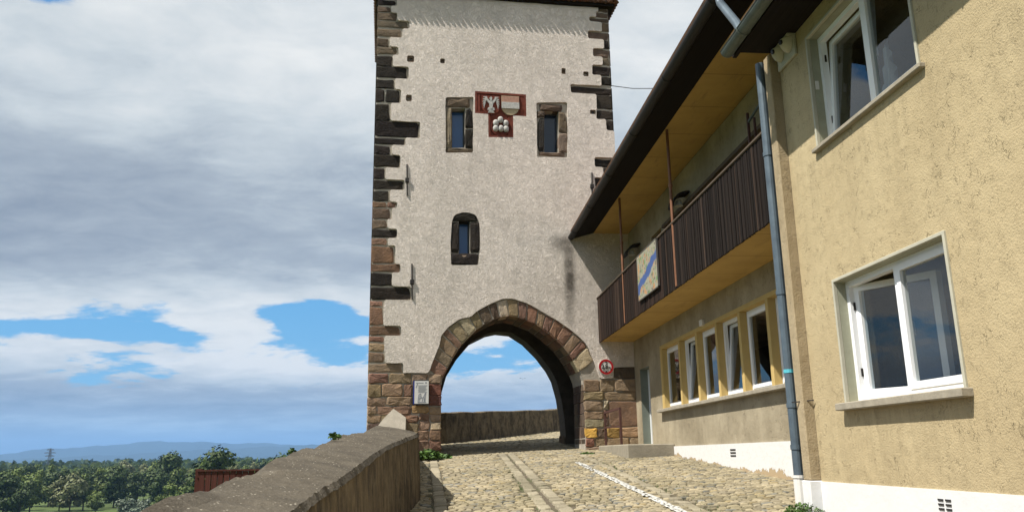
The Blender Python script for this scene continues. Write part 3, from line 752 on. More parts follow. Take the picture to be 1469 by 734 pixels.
pan1, pan2 = [tw(*p) for p in ((681, 132), (754, 137), (754.5, 168.2), (735.6, 167), (736, 198.3), (700.3, 198), (700, 165), (681, 163.6))], None
sk_holes += [pan1]+[ell(*q) for q in put]
def area2(q): return .5*sum(q[i-1][0]*q[i][1]-q[i][0]*q[i-1][1] for i in range(len(q)))
for seed_ in range(200):            # the triangulator is touchy: keep the first edge wobble it fills correctly
    random.seed(100+seed_); q_ = chaikin(wobble(cl, .009, .2)); allp = [q_]+sk_holes; fl_ = [p for r in allp for p in r]
    tri = tessellate_polygon([[V((p[0], p[1], 0)) for p in r] for r in allp])
    want = abs(area2(q_))-sum(abs(area2(r)) for r in sk_holes); got = sum(abs(area2([fl_[i] for i in t_])) for t_ in tri)
    if abs(want-got) < .01*want: break
print('PLASTER', seed_, want, got)
mb = MB()
mb.plate(q_, sk_holes, .075, lambda u, v, o: tfr(u, v, o+.06))
# plaster returns on the side faces
tbox(mb, UL-.02, UL+.005, .45, DEP, ZB, ZT-.02); tbox(mb, UR-.005, UR+.02, .45, DEP, ZB, ZT-.02)
mb.build('plaster', 'tplaster', tower)

# putlog holes: a small stone frame with a near-black filling painted as the socket's shade
for cx, cy, rx, ry in put:
    c = tw(cx, cy); r = tw(cx+rx, cy)[0]-c[0]; mb = MB(); q = r*.85; h = r*.38
    for a, b_ in (((-q, -q), (q, -h)), ((-q, h), (q, q)), ((-q, -h), (-h, h)), ((h, -h), (q, h))):
        tbox(mb, c[0]+a[0], c[0]+b_[0], -.030, .03, c[1]+a[1], c[1]+b_[1], vary(BR), .008)
    tbox(mb, c[0]-h, c[0]+h, .0, .03, c[1]-h, c[1]+h, (.015, .013, .012))
    mb.build('putlog_hole', 'stone', tower)

# tower windows
def twin(w_, blocks, pane, big=True):
    mb = MB()
    for b_ in blocks:
        p = [tw(*q) for q in b_[0]]; mb.stone(p, tfr, .05, .02, .012, vary(b_[1], .15), base=-.25)
    x0, y0, x1, y1 = w_['op']; a = tw(x0, y1); b2 = tw(x1, y0)
    s = mb.build('window_surround', 'stone', tower)
    mb = MB(); ww = .035; a = (a[0]+.005, a[1]); b2 = (b2[0]-.005, b2[1])
    for q in ((a[0], a[0]+ww, a[1], b2[1]), (b2[0]-ww, b2[0], a[1], b2[1]), (a[0], b2[0], a[1], a[1]+ww), (a[0], b2[0], b2[1]-ww, b2[1])): tbox(mb, q[0], q[1], .22, .27, q[2], q[3], bev=.004)
    fr = mb.build('window_frame', simple('bluegrey_frame', (.05, .06, .075), .5), tower)
    mb = MB(); tbox(mb, a[0]+.03, b2[0]-.03, .24, .25, a[1]+.03, b2[1]-.03); mb.build('pane', simple('tower_glass_'+pane, dict(blue=(.035, .105, .26), black=(.02, .035, .06))[pane], .12, 0, .1, 3, 0), fr)  # reflected sky blue is painted into the pane's base colour
twin(wins[0], [(((640, 153.5), (640.5, 141), (674, 142), (674, 154.5)), BR), (((639.6, 212), (639.8, 154.5), (647.8, 155), (647.8, 212)), (.19, .15, .11)), (((667, 184), (668, 158), (674, 156), (677.5, 162), (678.5, 184)), DK),
    (((667, 212), (667, 186), (678.5, 186), (678, 213)), DK), (((639.6, 219), (640, 213), (678, 214), (677, 219.8)), BR)], 'blue')
twin(wins[1], [(((774, 159.5), (774, 149.5), (806, 151.5), (806, 160.5)), BR), (((770, 169), (770, 160), (780.5, 161), (780.5, 169)), BR), (((773, 217), (770.5, 205), (771, 178), (774, 170), (780.5, 170), (780.5, 218)), DK),
    (((801, 190), (801, 162), (810, 162.5), (812.5, 175), (813, 191)), BR), (((801, 219), (801, 192), (813, 192), (813.5, 219)), (.17, .13, .1)), (((773, 223.5), (773, 218.7), (810, 220), (810, 225.7)), BR)], 'black')
twin(wins[2], [(((648, 317), (652, 309), (662, 305.5), (672, 306), (682, 309), (686, 318)), DK), (((646.5, 362), (648, 318.5), (657.8, 318.5), (658, 362)), DK), (((674, 362), (674, 319.5), (688, 320), (687.5, 362)), DK),
    (((645.5, 379), (646, 363.5), (686.5, 364.5), (685, 380)), DK), (((659, 374), (661, 366), (674, 366), (672, 376)), (.3, .22, .17))], 'blue')

# iron wall ties
for x, y0, y1 in ((584, 237, 282), (591, 379, 430), (848.5, 249, 287)):
    a, b_ = tw(x, y1), tw(x-.3, y0); mb = MB(); m_ = ((a[0]+b_[0])/2, (a[1]+b_[1])/2)
    mb.tube([tfr(a[0], a[1], .075), tfr(b_[0], b_[1], .075)], .019, 6); tbox(mb, m_[0]-.05, m_[0]+.05, -.11, -.03, m_[1]-.07, m_[1]+.05, bev=.01)
    mb.build('wall_tie', 'iron', tower)

# coat of arms: T-shaped red sandstone panel, sunk field, raised rim
def inset_poly(q, m_):
    out = []; n = len(q)
    for i in range(n):
        p0_, p1_, p2_ = V(q[i-1]), V(q[i]), V(q[(i+1) % n]); d1 = (p1_-p0_).normalized(); d2 = (p2_-p1_).normalized()
        n1_ = V((d1.y, -d1.x)); n2_ = V((d2.y, -d2.x)); bs = (n1_+n2_); bs = bs/max(.3, bs.dot(n1_)); out.append(tuple(p1_+bs*m_))
    return out
pin = inset_poly(pan1, .055)
mb = MB(); mb.plate(pan1, [pin], .07, lambda u, v, o: tfr(u, v, o+.06)); mb.plate(pin, [], .04, lambda u, v, o: tfr(u, v, o+.02))
for x0, y0, x1, y1 in ((682.5, 133, 688.5, 163), (746, 137, 753, 167), (728.5, 168, 734.5, 197)):
    a, b_ = tw(x0, y1), tw(x1, y0); tbox(mb, a[0], b_[0], -.05, .0, a[1], b_[1], bev=.012)
coat = mb.build('coat_of_arms', 'redstone', tower)
def shield(cx, y0, y1, w_px):
    """heater shield outline in wall coordinates"""
    c0 = tw(cx, y0); c1 = tw(cx, y1); hw = (tw(cx+w_px/2, y0)[0]-c0[0]); H = c0[1]-c1[1]; cu = c0[0]
    pts = [(cu-hw, c0[1]), (cu+hw, c0[1])]
    for k in range(0, 13):
        a = pi*k/12; pts.append((cu+hw*cos(a), c1[1]+H*.45-H*.45*sin(a)))
    return pts, cu, hw, c0[1], H
sh, cu, hw, zt, H = shield(703.8, 139, 165.5, 26)
mb = MB(); mb.plate(sh, [], .05, lambda u, v, o: tfr(u, v, o+.065)); s1 = mb.build('shield', 'redstone', coat)
mb = MB()
def relief(poly, out=.09, mb_=None): (mb_ or mb).plate(poly, [], .04, lambda u, v, o: tfr(u, v, o+out))
def E_(x, y): return (cu+x*hw, zt-H*y)
relief([E_(-.14, .25), E_(.14, .25), E_(.2, .5), E_(.1, .72), E_(-.1, .72), E_(-.2, .5)], .10)
relief([E_(-.10, .27), E_(-.12, .12), E_(.0, .06), E_(.12, .13), E_(.09, .27)], .105)
relief([E_(-.12, .12), E_(-.26, .17), E_(-.12, .19)], .10)
for sx in (-1, 1):
    relief([E_(sx*.16, .30), E_(sx*.45, .12), E_(sx*.52, .04), E_(sx*.62, .14), E_(sx*.5, .26), E_(sx*.2, .46)], .095)
    for k in range(6):       # flight feathers
        a = -.35+k*.30; bx, by = .42+.04*k, .12+.045*k
        ex, ey = bx+.42*cos(a), by+.30*sin(a)+.05; tx_, ty_ = -sin(a)*.055, cos(a)*.035
        relief([E_(sx*(bx+tx_), by+ty_), E_(sx*(bx-tx_), by-ty_), E_(sx*ex, ey-.01), E_(sx*(ex+tx_*.3), ey+.035)], .09)
    relief([E_(sx*.08, .62), E_(sx*.34, .66), E_(sx*.40, .80), E_(sx*.30, .76), E_(sx*.24, .84), E_(sx*.20, .74), E_(sx*.06, .70)], .092)
for k in range(-2, 3): relief([E_(k*.05-.03, .70), E_(k*.05+.03, .70), E_(k*.15+.05, .93), E_(k*.15-.04, .93)], .09)
mb.build('eagle_relief', 'whitestone', coat)
sh, cu, hw, zt, H = shield(731.5, 139.5, 166.5, 25)
mb = MB(); mb.plate(sh, [], .05, lambda u, v, o: tfr(u, v, o+.07)); s2 = mb.build('shield', 'creamst', coat)
mb = MB(); mb.plate([(cu-hw*.97, zt-.02), (cu+hw*.97, zt-.02), (cu+hw*.97, zt-H*.34), (cu-hw*.97, zt-H*.34)], [], .03, lambda u, v, o: tfr(u, v, o+.085)); mb.build('shield_chief', 'pinkstone', coat)
mb = MB(); mb.plate([(cu-hw*.99, zt-H*.345), (cu+hw*.99, zt-H*.345), (cu+hw*.99, zt-H*.68), (cu-hw*.99, zt-H*.68)], [], .03, lambda u, v, o: tfr(u, v, o+.10)); mb.build('shield_band', 'whitestone', coat)
c = tw(717.8, 182.5); R = .275; mb = MB(); mb.plate([(c[0]+R*cos(2*pi*k/28), c[1]+R*.98*sin(2*pi*k/28)) for k in range(28)], [[(c[0]+R*.86*cos(2*pi*k/28), c[1]+R*.86*sin(2*pi*k/28)) for k in range(28)]], .05, lambda u, v, o: tfr(u, v, o+.05)); mb.build('round_rim', 'redstone', coat)
mb = MB()
for x, y in ((717.6, 172.3), (711.0, 176.8), (725.2, 177.4), (710.8, 184.6), (718.2, 184.8), (725.6, 185.4)):
    u, z = tw(x, y); r = .078
    prof = [(r*sin(a), .05+r*.9*cos(a)) for a in (0, .35, .7, 1.05, 1.35, 1.57)]; vs = [tfr(u, z, prof[0][1])]; fs = []; nn = 12
    for q, (rr_, oo) in enumerate(prof[1:]):
        for k in range(nn): vs.append(tfr(u+rr_*cos(2*pi*k/nn), z+rr_*sin(2*pi*k/nn)*1.05-(.03 if sin(2*pi*k/nn) < 0 else 0), oo))
    for k in range(nn): fs.append((0, 1+k, 1+(k+1) % nn))
    for q in range(len(prof)-2):
        for k in range(nn): fs.append((1+q*nn+k, 1+q*nn+(k+1) % nn, 1+(q+1)*nn+(k+1) % nn, 1+(q+1)*nn+k))
    mb.mesh(vs, fs)
mb.build('six_mounts', 'whitestone', coat, smooth=True)

# roof: boarded eave, hipped tile roof with rolled tile ends
OV = .19
mb = MB(); tbox(mb, UL-.06, UR+OV-.03, -OV+.03, DEP+OV-.03, ZT, ZT+.09, bev=.01); mb.build('eave_board', 'roofw', tower)
mb = MB(); a = [(UL-.08, -OV), (UR+OV, -OV), (UR+OV, DEP+OV), (UL-.08, DEP+OV)]; zt0 = ZT+.10; apx = [((UL+UR)/2-1.2, DEP/2), ((UL+UR)/2+1.2, DEP/2)]; zr = ZT+4.2
b_ = [TP+TW*u+TD*d+V((0, 0, zt0)) for u, d in a]; r_ = [TP+TW*u+TD*d+V((0, 0, zr)) for u, d in apx]
mb.mesh(b_+r_, [(0, 1, 5, 4), (1, 2, 5), (2, 3, 4, 5), (3, 0, 4), (0, 3, 2, 1)])
roof = mb.build('roof', 'tile', tower)
mb = MB(); u = UL-.05
while u < UR+OV:
    c0 = random.uniform(.7, 1.3); jz = random.uniform(-.012, .012)
    mb.tube([TP+TW*u+TD*(-OV-.05)+V((0, 0, zt0-.01+jz)), TP+TW*u+TD*(-OV+.5)+V((0, 0, zt0+.75))], [.062, .05], 8); u += .155
d = -OV
while d < DEP+OV:
    for su, e in ((UR+OV, 1), (UL-.05, -1)): mb.tube([TP+TW*(su+e*.05)+TD*d+V((0, 0, zt0-.01)), TP+TW*(su-e*.4)+TD*d+V((0, 0, zt0+.7))], [.062, .05], 8)
    d += .155
mb.build('roof_tiles', 'tile', roof, smooth=True)

# ------------------------------------------------------------------ things on the tower
def text_mesh(txt, size, fr, name, m, parent, ext=.004, align='CENTER', bold=0.0):
    cu_ = bpy.data.curves.new('t', 'FONT'); cu_.body = txt; cu_.size = size; cu_.extrude = ext; cu_.align_x = align; cu_.align_y = 'CENTER'; cu_.offset = bold
    ob = bpy.data.objects.new('t', cu_); C.objects.link(ob); dg = bpy.context.evaluated_depsgraph_get(); me = bpy.data.meshes.new_from_object(ob.evaluated_get(dg))
    bpy.data.objects.remove(ob); mb = MB(); mb.mesh([fr(v.co.x, v.co.y, v.co.z+ext) for v in me.vertices], [tuple(p.vertices) for p in me.polygons])
    return mb.build(name, m, parent)
u, z = tw(868.3, 526.3); sg = root('width_limit_sign', tfr(u, z, .06), 'round red and white width limit sign reading 2,8 m on the tower wall', 'road sign')
def disc(r, o, n=40): return [(u+r*cos(2*pi*k/n), z+r*sin(2*pi*k/n)) for k in range(n)]
mb = MB(); mb.plate(disc(.205, 0), [], .02, lambda a, b_, o: tfr(a, b_, o+.085)); tbox(mb, u-.02, u+.02, -.065, -.045, z-.19, z+.19); mb.build('plate', 'signwhite', sg)
mb = MB(); mb.plate(disc(.196, 0), [disc(.140, 0)], .004, lambda a, b_, o: tfr(a, b_, o+.090)); mb.build('red_ring', 'signred', sg)
text_mesh('2,8', .175, lambda a, b_, o: tfr(u-.042+a*.78, z+b_, .092+o), 'number', 'signblack', sg, bold=.003)
text_mesh('m', .085, lambda a, b_, o: tfr(u+.092+a*.75, z-.018+b_, .092+o), 'unit_letter', 'signblack', sg, bold=.004)
for s_ in (-1, 1):
    mb = MB(); mb.plate([(u-.035, z+s_*.138), (u+.035, z+s_*.138), (u, z+s_*.092)], [], .004, lambda a, b_, o: tfr(a, b_, o+.095)); mb.build('arrow_mark', 'signblack', sg)

u0_, z1_ = tw(592.5, 546.3); u1_, z0_ = tw(615, 579.5); ib = root('information_board', tfr((u0_+u1_)/2, z0_, .06), 'white information board with a blue left edge on the left stone pier of the arch', 'notice board')
mb = MB(); tbox(mb, u0_, u1_, -.13, -.05, z0_-.02, z1_+.02, bev=.008); mb.build('case', 'iron', ib)
mb = MB(); tbox(mb, u0_+.035, u1_-.012, -.138, -.128, z0_+.01, z1_-.005); mb.build('panel', 'signwhite', ib)
mb = MB(); tbox(mb, u0_+.003, u0_+.035, -.137, -.128, z0_, z1_); mb.build('blue_edge', 'blue', ib)
mb = MB(); W = u1_-u0_
for k in range(7): tbox(mb, u0_+.12+.01*(k % 2), u1_-.05-.02*(k % 3), -.1415, -.1375, z1_-.12-k*.028, z1_-.112-k*.028)
tbox(mb, u0_+.07, u1_-.14, -.1415, -.1375, z1_-.06, z1_-.048); tbox(mb, u1_-.10, u1_-.06, -.1415, -.1375, z1_-.065, z1_-.035)
mb.bar(tfr(u0_+.07, z0_+.40, .14), tfr(u0_+.105, z0_+.50, .14), .004, .014)
mb.build('printed_lines', 'ink', ib)
mb = MB()
for a, b_ in (((.12, .03), (.14, .22)), ((.14, .22), (.19, .24)), ((.19, .24), (.2, .14)), ((.2, .14), (.25, .15)), ((.25, .15), (.31, .27)), ((.31, .27), (.29, .05)), ((.12, .03), (.32, .035)), ((.16, .05), (.17, .2)), ((.22, .05), (.24, .14)), ((.27, .05), (.27, .18)), ((.14, .12), (.2, .13))):
    mb.bar(tfr(u0_+a[0], z0_+a[1]+.01, .1395), tfr(u0_+b_[0], z0_+b_[1]+.01, .1395), .004, .014)
mb.build('drawing', 'ink', ib)

# ------------------------------------------------------------------ parapet wall on the left
def catmull(pts, n):
    out = []
    for i in range(len(pts)-1):
        p = [V(pts[max(0, i-1)]), V(pts[i]), V(pts[i+1]), V(pts[min(len(pts)-1, i+2)])]
        for k in range(n):
            t = k/n; out.append(.5*((2*p[1])+(p[2]-p[0])*t+(2*p[0]-5*p[1]+4*p[2]-p[3])*t*t+(3*p[1]-p[0]-3*p[2]+p[3])*t**3))
    out.append(V(pts[-1])); return out
pts = [(-9, -.62, -1.20), (0, -.67, -1.20), (4.3, -.672, -1.20), (5.8, -.627, -1.22), (8.66, -.585, -1.22), (10.6, -.46, -1.15), (12.1, -.325, -1.03), (12.6, -.36, -1.02), (16, -.60, -1.25), (19.75, -.85, -1.52)]
par = root('parapet_wall', (-.9, 5, -1.2), 'weathered rendered parapet wall with a speckled mortar top along the left road edge', 'wall')
cs = catmull(pts, 14)
top = MB(); face = MB(); rings_t = []; rings_f = []
random.seed(3)
for q in cs:
    y, xi, xo = q; zt_ = -.525+.068*y-max(0, y-12.6)*.032
    if y > 11: zt_ += -.0
    j = lambda a: random.uniform(-a, a)
    zo = zt_+.085+.018*sin(y*2.1)+.012*sin(y*5.3+1)
    rings_t.append([V((xi-.0+j(.006), y, zt_-.035+j(.008))), V((xi-.03, y, zt_+.006+j(.006))), V((xi-.20, y, zt_+.04+j(.01))), V((xi-.38, y, zt_+.07+j(.01))), V((xo+.05, y, zo+j(.008))), V((xo-.01, y, zo-.04+j(.01))), V((xo-.02, y, zo-.12))])
    zb = plane_z(xi, y)-.25
    rings_f.append([V((xi+.03, y, zb)), V((xi+.012+j(.012), y, (zb+zt_)/2)), V((xi-.012+j(.006), y, zt_-.04))] + [V((xo+.0, y, zo-.10)), V((xo-.03, y, zb-2.5))])
def loft(mb, rings, close=False, caps=True):
    m_ = len(rings[0]); vs = [p for r in rings for p in r]; fs = []
    for i in range(len(rings)-1):
        for k in range(m_ if close else m_-1): fs.append((i*m_+k, i*m_+(k+1) % m_, (i+1)*m_+(k+1) % m_, (i+1)*m_+k))
    if caps: fs += [tuple(range(m_)), tuple((len(rings)-1)*m_+k for k in range(m_))]
    mb.mesh(vs, fs)
def refine(rings):   # more rows between cross-sections with a little unevenness
    out = []
    for a, b_ in zip(rings, rings[1:]):
        for k in range(3): out.append([p.lerp(q, k/3)+V((0, 0, random.uniform(-.005, .005))) for p, q in zip(a, b_)])
    out.append(rings[-1]); return out
loft(top, refine(rings_t), True); top.build('mortar_top', 'ptop', par)
loft(face, rings_f, True); face.build('wall_face', 'pface', par)
fp = [(-1.49, .66), (-1.35, .86), (-1.14, 1.10), (-.95, .97), (-.83, .88)]      # pale mortar ramp where it meets the tower
mb = MB(); pr_ = [(-1.54, .40)]+fp+[(-.82, .40)]; m_ = len(pr_)
vs = [(x, 19.35+(z-.4)*.9, z) for x, z in pr_]+[(x, 20.5, z*.98) for x, z in pr_]
mb.mesh(vs, [tuple(range(m_)), tuple(range(2*m_-1, m_-1, -1))]+[(i, (i+1) % m_, m_+(i+1) % m_, m_+i) for i in range(m_)]); mb.build('mortar_cap', 'mortcap', par)
# far rampart wall seen through the arch
fw = root('rampart_wall', (1, 27, 0), 'low dark stone rampart wall seen through the archway', 'wall')
path = [(-1.35, 25.2), (-.6, 25.7), (.17, 26.2), (1.6, 28.0), (3.2, 30.2), (4.92, 32.6), (7, 35.5), (10, 39.5), (14, 45)]
ftop = [1.20, 1.27, 1.31, 1.42, 1.55, 1.72, 1.9, 2.15, 2.5]
rf = []
for i, ((x, y), zt_) in enumerate(zip(path, ftop)):
    a = V(path[min(i+1, len(path)-1)]+(0,))-V(path[max(i-1, 0)]+(0,)); nrm = V((a.y, -a.x, 0)).normalized()
    p = V((x, y, 0)); rf.append([p+V((0, 0, plane_z(x, y)-.4)), p+V((0, 0, zt_-.03)), p-nrm*.04+V((0, 0, zt_)), p-nrm*.46+V((0, 0, zt_)), p-nrm*.5+V((0, 0, zt_-.05)), p-nrm*.5+V((0, 0, -4))])
fine_ = []
for a, b_ in zip(rf, rf[1:]):
    for k in range(6):
        t = k/6; jz = random.uniform(-.015, .015); fine_.append([p.lerp(q, t)+(V((0, 0, jz)) if 0 < w_ < 5 else V((0, 0, 0))) for w_, (p, q) in enumerate(zip(a, b_))])
fine_.append(rf[-1]); mb = MB(); loft(mb, fine_, True); mb.build('masonry', 'pface', fw)
# pale gate pillar beyond
gp = root('stone_post', (5.6, 35.6, 1), 'pale stone post rising above the rampart wall behind the arch', 'post')
gx, gy = 5.26, 36.0
mb = MB(); mb.box((gx-.16, gy-.12, .6), (gx+.16, gy+.12, 2.72), bev=.015); mb.build('shaft', 'mortcap', gp); mb = MB(); mb.box((gx-.20, gy-.16, 2.72), (gx+.2, gy+.16, 2.80), bev=.02); mb.build('cap', 'mortcap', gp)

# ------------------------------------------------------------------ wing building with the balcony
A = 5.02; YE = 20.87; Y0 = 8.72
wing = root('balcony_building', (A, 15, -.2), 'low plastered building with a dark boarded balcony joined to the tower', 'building')
bay = [(18.23, 16.88), (16.78, 15.68), (15.57, 14.48), (14.38, 13.30), (13.19, 12.08), (11.97, 10.75), (10.63, 9.45)]
ws, wh = .93, 2.28
dr = (19.38, 20.33, .17, 2.03)
zb_ = -1.0
fullband = [(18.23, ws), (18.23, wh), (9.45, wh), (9.45, ws)]
hole_door = [(dr[0], dr[2]), (dr[0], dr[3]), (dr[1], dr[3]), (dr[1], dr[2])]
up_holes = [[(y0, 3.0), (y0, 5.0), (y1, 5.0), (y1, 3.0)] for y0, y1 in ((17.6, 18.5), (12.9, 13.8))]
mb = MB(); mb.plate([(Y0, zb_), (YE, zb_), (YE, 5.72), (Y0, 5.72)], [fullband, hole_door]+up_holes, .34, frX(A))
mb.box((A+.34, Y0, 5.5), (A+5, YE, 5.72)); mb.box((A+5, Y0, -1), (A+5.2, YE, 5.72)); mb.box((A+.34, Y0, zb_), (A+5, Y0+.2, 5.5)); mb.box((A+.34, YE-.2, zb_), (A+5, YE, 5.5))
mb.box((A+.34, Y0+.2, 2.5), (A+5, YE-.2, 2.8)); mb.build('wall', 'wing', wing)
mb = MB(); mb.box((A+.34, Y0+.2, .1), (A+5, YE-.2, .16)); mb.box((A+3, Y0+.2, .17), (A+3.1, YE-.2, 2.5)); mb.build('interior', 'room', wing)
mb = MB(); mb.plate([(Y0, -.9), (18.72, -.9), (18.72, .105), (Y0, .125)], [], .02, frX(A-.022)); mb.build('plinth', 'white', wing)
mb = MB()
mb.box((A-.0, 18.21, ws), (A+.20, 18.15, wh), bev=.004)
for i in range(len(bay)-1): mb.box((A+.003, bay[i][1], ws), (A+.22, bay[i+1][0], wh), bev=.006)
mb.box((A-.008, 9.45, wh-.002), (A+.2, 18.30, wh+.07)); mb.box((A-.008, 18.18, ws), (A+.2, 18.30, wh))
mb.build('window_piers', 'yellow', wing)
mb = MB(); mb.box((A-.13, 9.3, ws-.075), (A+.24, 18.42, ws-.008), bev=.008); mb.build('window_sill', 'sill', wing)
def sash(parent, fr, u0, u1, z0, z1, fw_=.05, th=.05, name='sash', hinge=None, ang=0, glass_m='glass'):
    """white sash with pane; hinge in ('bottom','left') tilts or swings it inwards"""
    def f2(u, v, o):
        if hinge == 'bottom':
            d = v-z0; return fr(u, z0+d*cos(ang)+o*sin(ang)*0, o-d*sin(ang))
        if hinge == 'high_u':
            d = u1-u; return fr(u1-d*cos(ang), v, o-d*sin(ang))
        return fr(u, v, o)
    mb = MB(); out = [(u0, z0), (u1, z0), (u1, z1), (u0, z1)]; inn = [(u0+fw_, z0+fw_), (u1-fw_, z0+fw_), (u1-fw_, z1-fw_), (u0+fw_, z1-fw_)]
    mb.plate(out, [inn], th, f2); s = mb.build(name, 'pvc', parent)
    mb = MB(); mb.face([f2(p[0], p[1], -th/2) for p in inn]); mb.build('pane', glass_m, s, fixn=False)
    return s, f2
for i, (ya, yb) in enumerate(bay):
    y1, y0 = ya, yb
    f0 = frX(A+.13); mb = MB(); mb.plate([(y0+.003, ws), (y1-.003, ws), (y1-.003, wh-.004), (y0+.003, wh-.004)], [[(y0+.075, ws+.09), (y1-.075, ws+.09), (y1-.075, wh-.07), (y0+.075, wh-.07)]], .06, f0)
    wf = mb.build('window', 'pvc', wing)
    tilt = i in (1, 3)
    sash(wf, frX(A+.120 if not tilt else A+.135), y0+.05, y1-.05, ws+.055, wh-.055, .06, .055, 'sash', 'bottom' if tilt else None, .085)
    mb = MB(); mb.box((A+.195, y0+.06, ws+.5), (A+.215, y0+.085, ws+.62), bev=.004); mb.build('handle', 'pvc', wf)
# door: painted reveals, white frame, leaf with handle
mb = MB(); mb.box((A+.01, dr[1]-.012, dr[2]), (A+.34, dr[1]+.0, dr[3])); mb.box((A+.01, dr[0], dr[2]), (A+.34, dr[0]+.012, dr[3])); mb.box((A+.01, dr[0], dr[3]-.012), (A+.34, dr[1], dr[3])); mb.build('door_reveal', 'door', wing)
mb = MB(); mb.plate([(dr[0]+.012, dr[2]), (dr[1]-.012, dr[2]), (dr[1]-.012, dr[3]-.012), (dr[0]+.012, dr[3]-.012)], [[(dr[0]+.08, dr[2]+.0), (dr[1]-.08, dr[2]+.0), (dr[1]-.08, dr[3]-.08), (dr[0]+.08, dr[3]-.08)]] if False else [], .05, frX(A+.25)); dleaf = mb.build('door', 'door', wing)
mb = MB(); mb.box((A+.2, dr[0]+.014, dr[2]), (A+.26, dr[0]+.08, dr[3]-.012)); mb.box((A+.2, dr[1]-.08, dr[2]), (A+.26, dr[1]-.014, dr[3]-.012)); mb.build('door_frame', 'pvc', dleaf)
mb = MB(); mb.tube([(A+.20, dr[0]+.14, 1.15), (A+.15, dr[0]+.14, 1.15), (A+.15, dr[0]+.25, 1.15)], .012, 6); mb.build('handle', 'iron', dleaf)
mb = MB(); mb.box((3.98, 17.55, -.45), (A-.0, YE-.03, .165), bev=.02); mb.build('door_step', 'concrete', wing)
# balcony
BX = 4.10; bz0, bz1 = 2.80, 3.97
mb = MB(); mb.box((BX+.045, Y0+.03, 2.80), (A, YE-.02, 2.95), bev=.006); mb.build('balcony_floor', 'ochre', wing)
mb = MB(); y = Y0+.03; k = 0
while y < YE-.05:
    near = y < 14.4
    wd = random.uniform(.035, .06) if near else random.uniform(.085, .12); wd = min(wd, YE-.04-y)
    o_ = random.uniform(0, .012); kk = random.uniform(.5, 1.5)
    c = (1.35*kk, 1.2*kk, 1.15*kk) if not near else (.95*kk, 1.0*kk, 1.05*kk)
    if random.random() < .05: c = (3.0*kk, 2.9*kk, 2.7*kk)
    mb.box((BX-o_, y, bz0-.03+random.uniform(-.006, .006)), (BX+.02, y+wd-.006, bz1-.05), c); y += wd
mb.build('balcony_boards', 'board', wing)
mb = MB(); mb.box((BX-.03, Y0+.03, bz1-.045), (BX+.07, YE-.03, bz1), bev=.01); mb.build('handrail', simple('handrail_wood', (.10, .07, .045), .7, 0, .4, 5, .4, .004), wing)
for y in (17.68, 13.6):
    mb = MB(); mb.tube([(BX+.0, y, bz0), (BX+.0, y, 5.72)], .028, 8); mb.tube([(BX, y, 4.62), (BX+.0, y, 4.68)], .04, 8); mb.build('balcony_post', 'orange', wing)
# ceiling boards, overhanging roof
mb = MB(); mb.box((4.04, Y0+.02, 5.725), (A+.0, YE-.02, 5.76)); mb.build('balcony_ceiling', 'ochre', wing)
mb = MB()
def prism(mb, prof, y0, y1, col=(1, 1, 1)):
    m_ = len(prof); vs = [(x, y0, z) for x, z in prof]+[(x, y1, z) for x, z in prof]
    mb.mesh(vs, [tuple(range(m_)), tuple(range(2*m_-1, m_-1, -1))]+[(i, (i+1) % m_, m_+(i+1) % m_, m_+i) for i in range(m_)], col)
prism(mb, [(3.52, 5.56), (4.06, 5.725), (4.06, 5.86), (3.50, 5.66)], 8.3, YE-.0)
prism(mb, [(4.06, 5.77), (10.4, 5.77), (10.4, 8.1), (4.06, 5.862)], 8.3, YE-.0); wr = mb.build('roof', 'roofw', wing)
mb = MB(); prism(mb, [(3.45, 5.70), (10.4, 8.16), (10.4, 8.24), (3.43, 5.78)], 8.25, YE-.0); mb.build('roof_tiles', 'tile', wr)
mb = MB(); 
def gutter(mb, X, z, y0, y1, r, n=9):
    out = [(X+r*cos(pi+pi*k/n), z+r*sin(pi+pi*k/n)) for k in range(n+1)]; inn = [(X+(r-.008)*cos(pi+pi*k/n), z+(r-.008)*sin(pi+pi*k/n)) for k in range(n+1)][::-1]
    prism(mb, out+inn, y0, y1)
gutter(mb, 3.44, 5.60, 8.5, YE-.06, .085)
y = 9.0
while y < 20: mb.tube([(3.44+.09*cos(a), y, 5.60+.09*sin(a)) for a in [pi*k/8+pi for k in range(9)]], .008, 4); y += 2.2
mb.build('gutter', 'blackmetal', wing)
mb = MB(); mb.box((A-.10, 11, 4.86), (A, 17.2, 4.93)); mb.box((A-.05, 9, 4.6), (A, 9.1, 5.5)); mb.build('wall_ledge', simple('ledge_wood', (.11, .075, .05), .8), wing)
for y in (15.5, 19.7):                            # hooded wall lamps
    lm = MB(); prof = [(A-.02-.36*sin(a), 4.84+.30*cos(a)) for a in [k*pi/2/8 for k in range(9)]]
    prof2 = [(x+.03, z-.03) for x, z in prof[::-1]]; prism(lm, prof+prof2, y-.18, y+.18); hd = lm.build('lamp_hood', 'iron', wing)
    lm = MB(); lm.tube([(A-.2, y, 4.98), (A-.2, y, 4.86)], [.05, .09], 10); lm.build('lamp_shade', 'signwhite', hd)
for k, (y0, y1) in enumerate(((17.6, 18.5), (12.9, 13.8))):      # doors onto the balcony
    mb = MB(); mb.plate([(y0, 2.96), (y1, 2.96), (y1, 5.0), (y0, 5.0)], [[(y0+.1, 3.9), (y1-.1, 3.9), (y1-.1, 4.9), (y0+.1, 4.9)]], .05, frX(A+.14)); bd = mb.build('balcony_door', simple('brown_door', (.07, .05, .035), .6), wing)
    mb = MB(); mb.face([(A+.17, y0+.1, 3.9), (A+.17, y1-.1, 3.9), (A+.17, y1-.1, 4.9), (A+.17, y0+.1, 4.9)]); mb.build('pane', 'glass', bd, fixn=False)
mb = MB(); mb.box((A-.06, 15.0, 2.33), (A-.0, 15.17, 2.45), bev=.008); mb.build('junction_box', 'signwhite', wing)
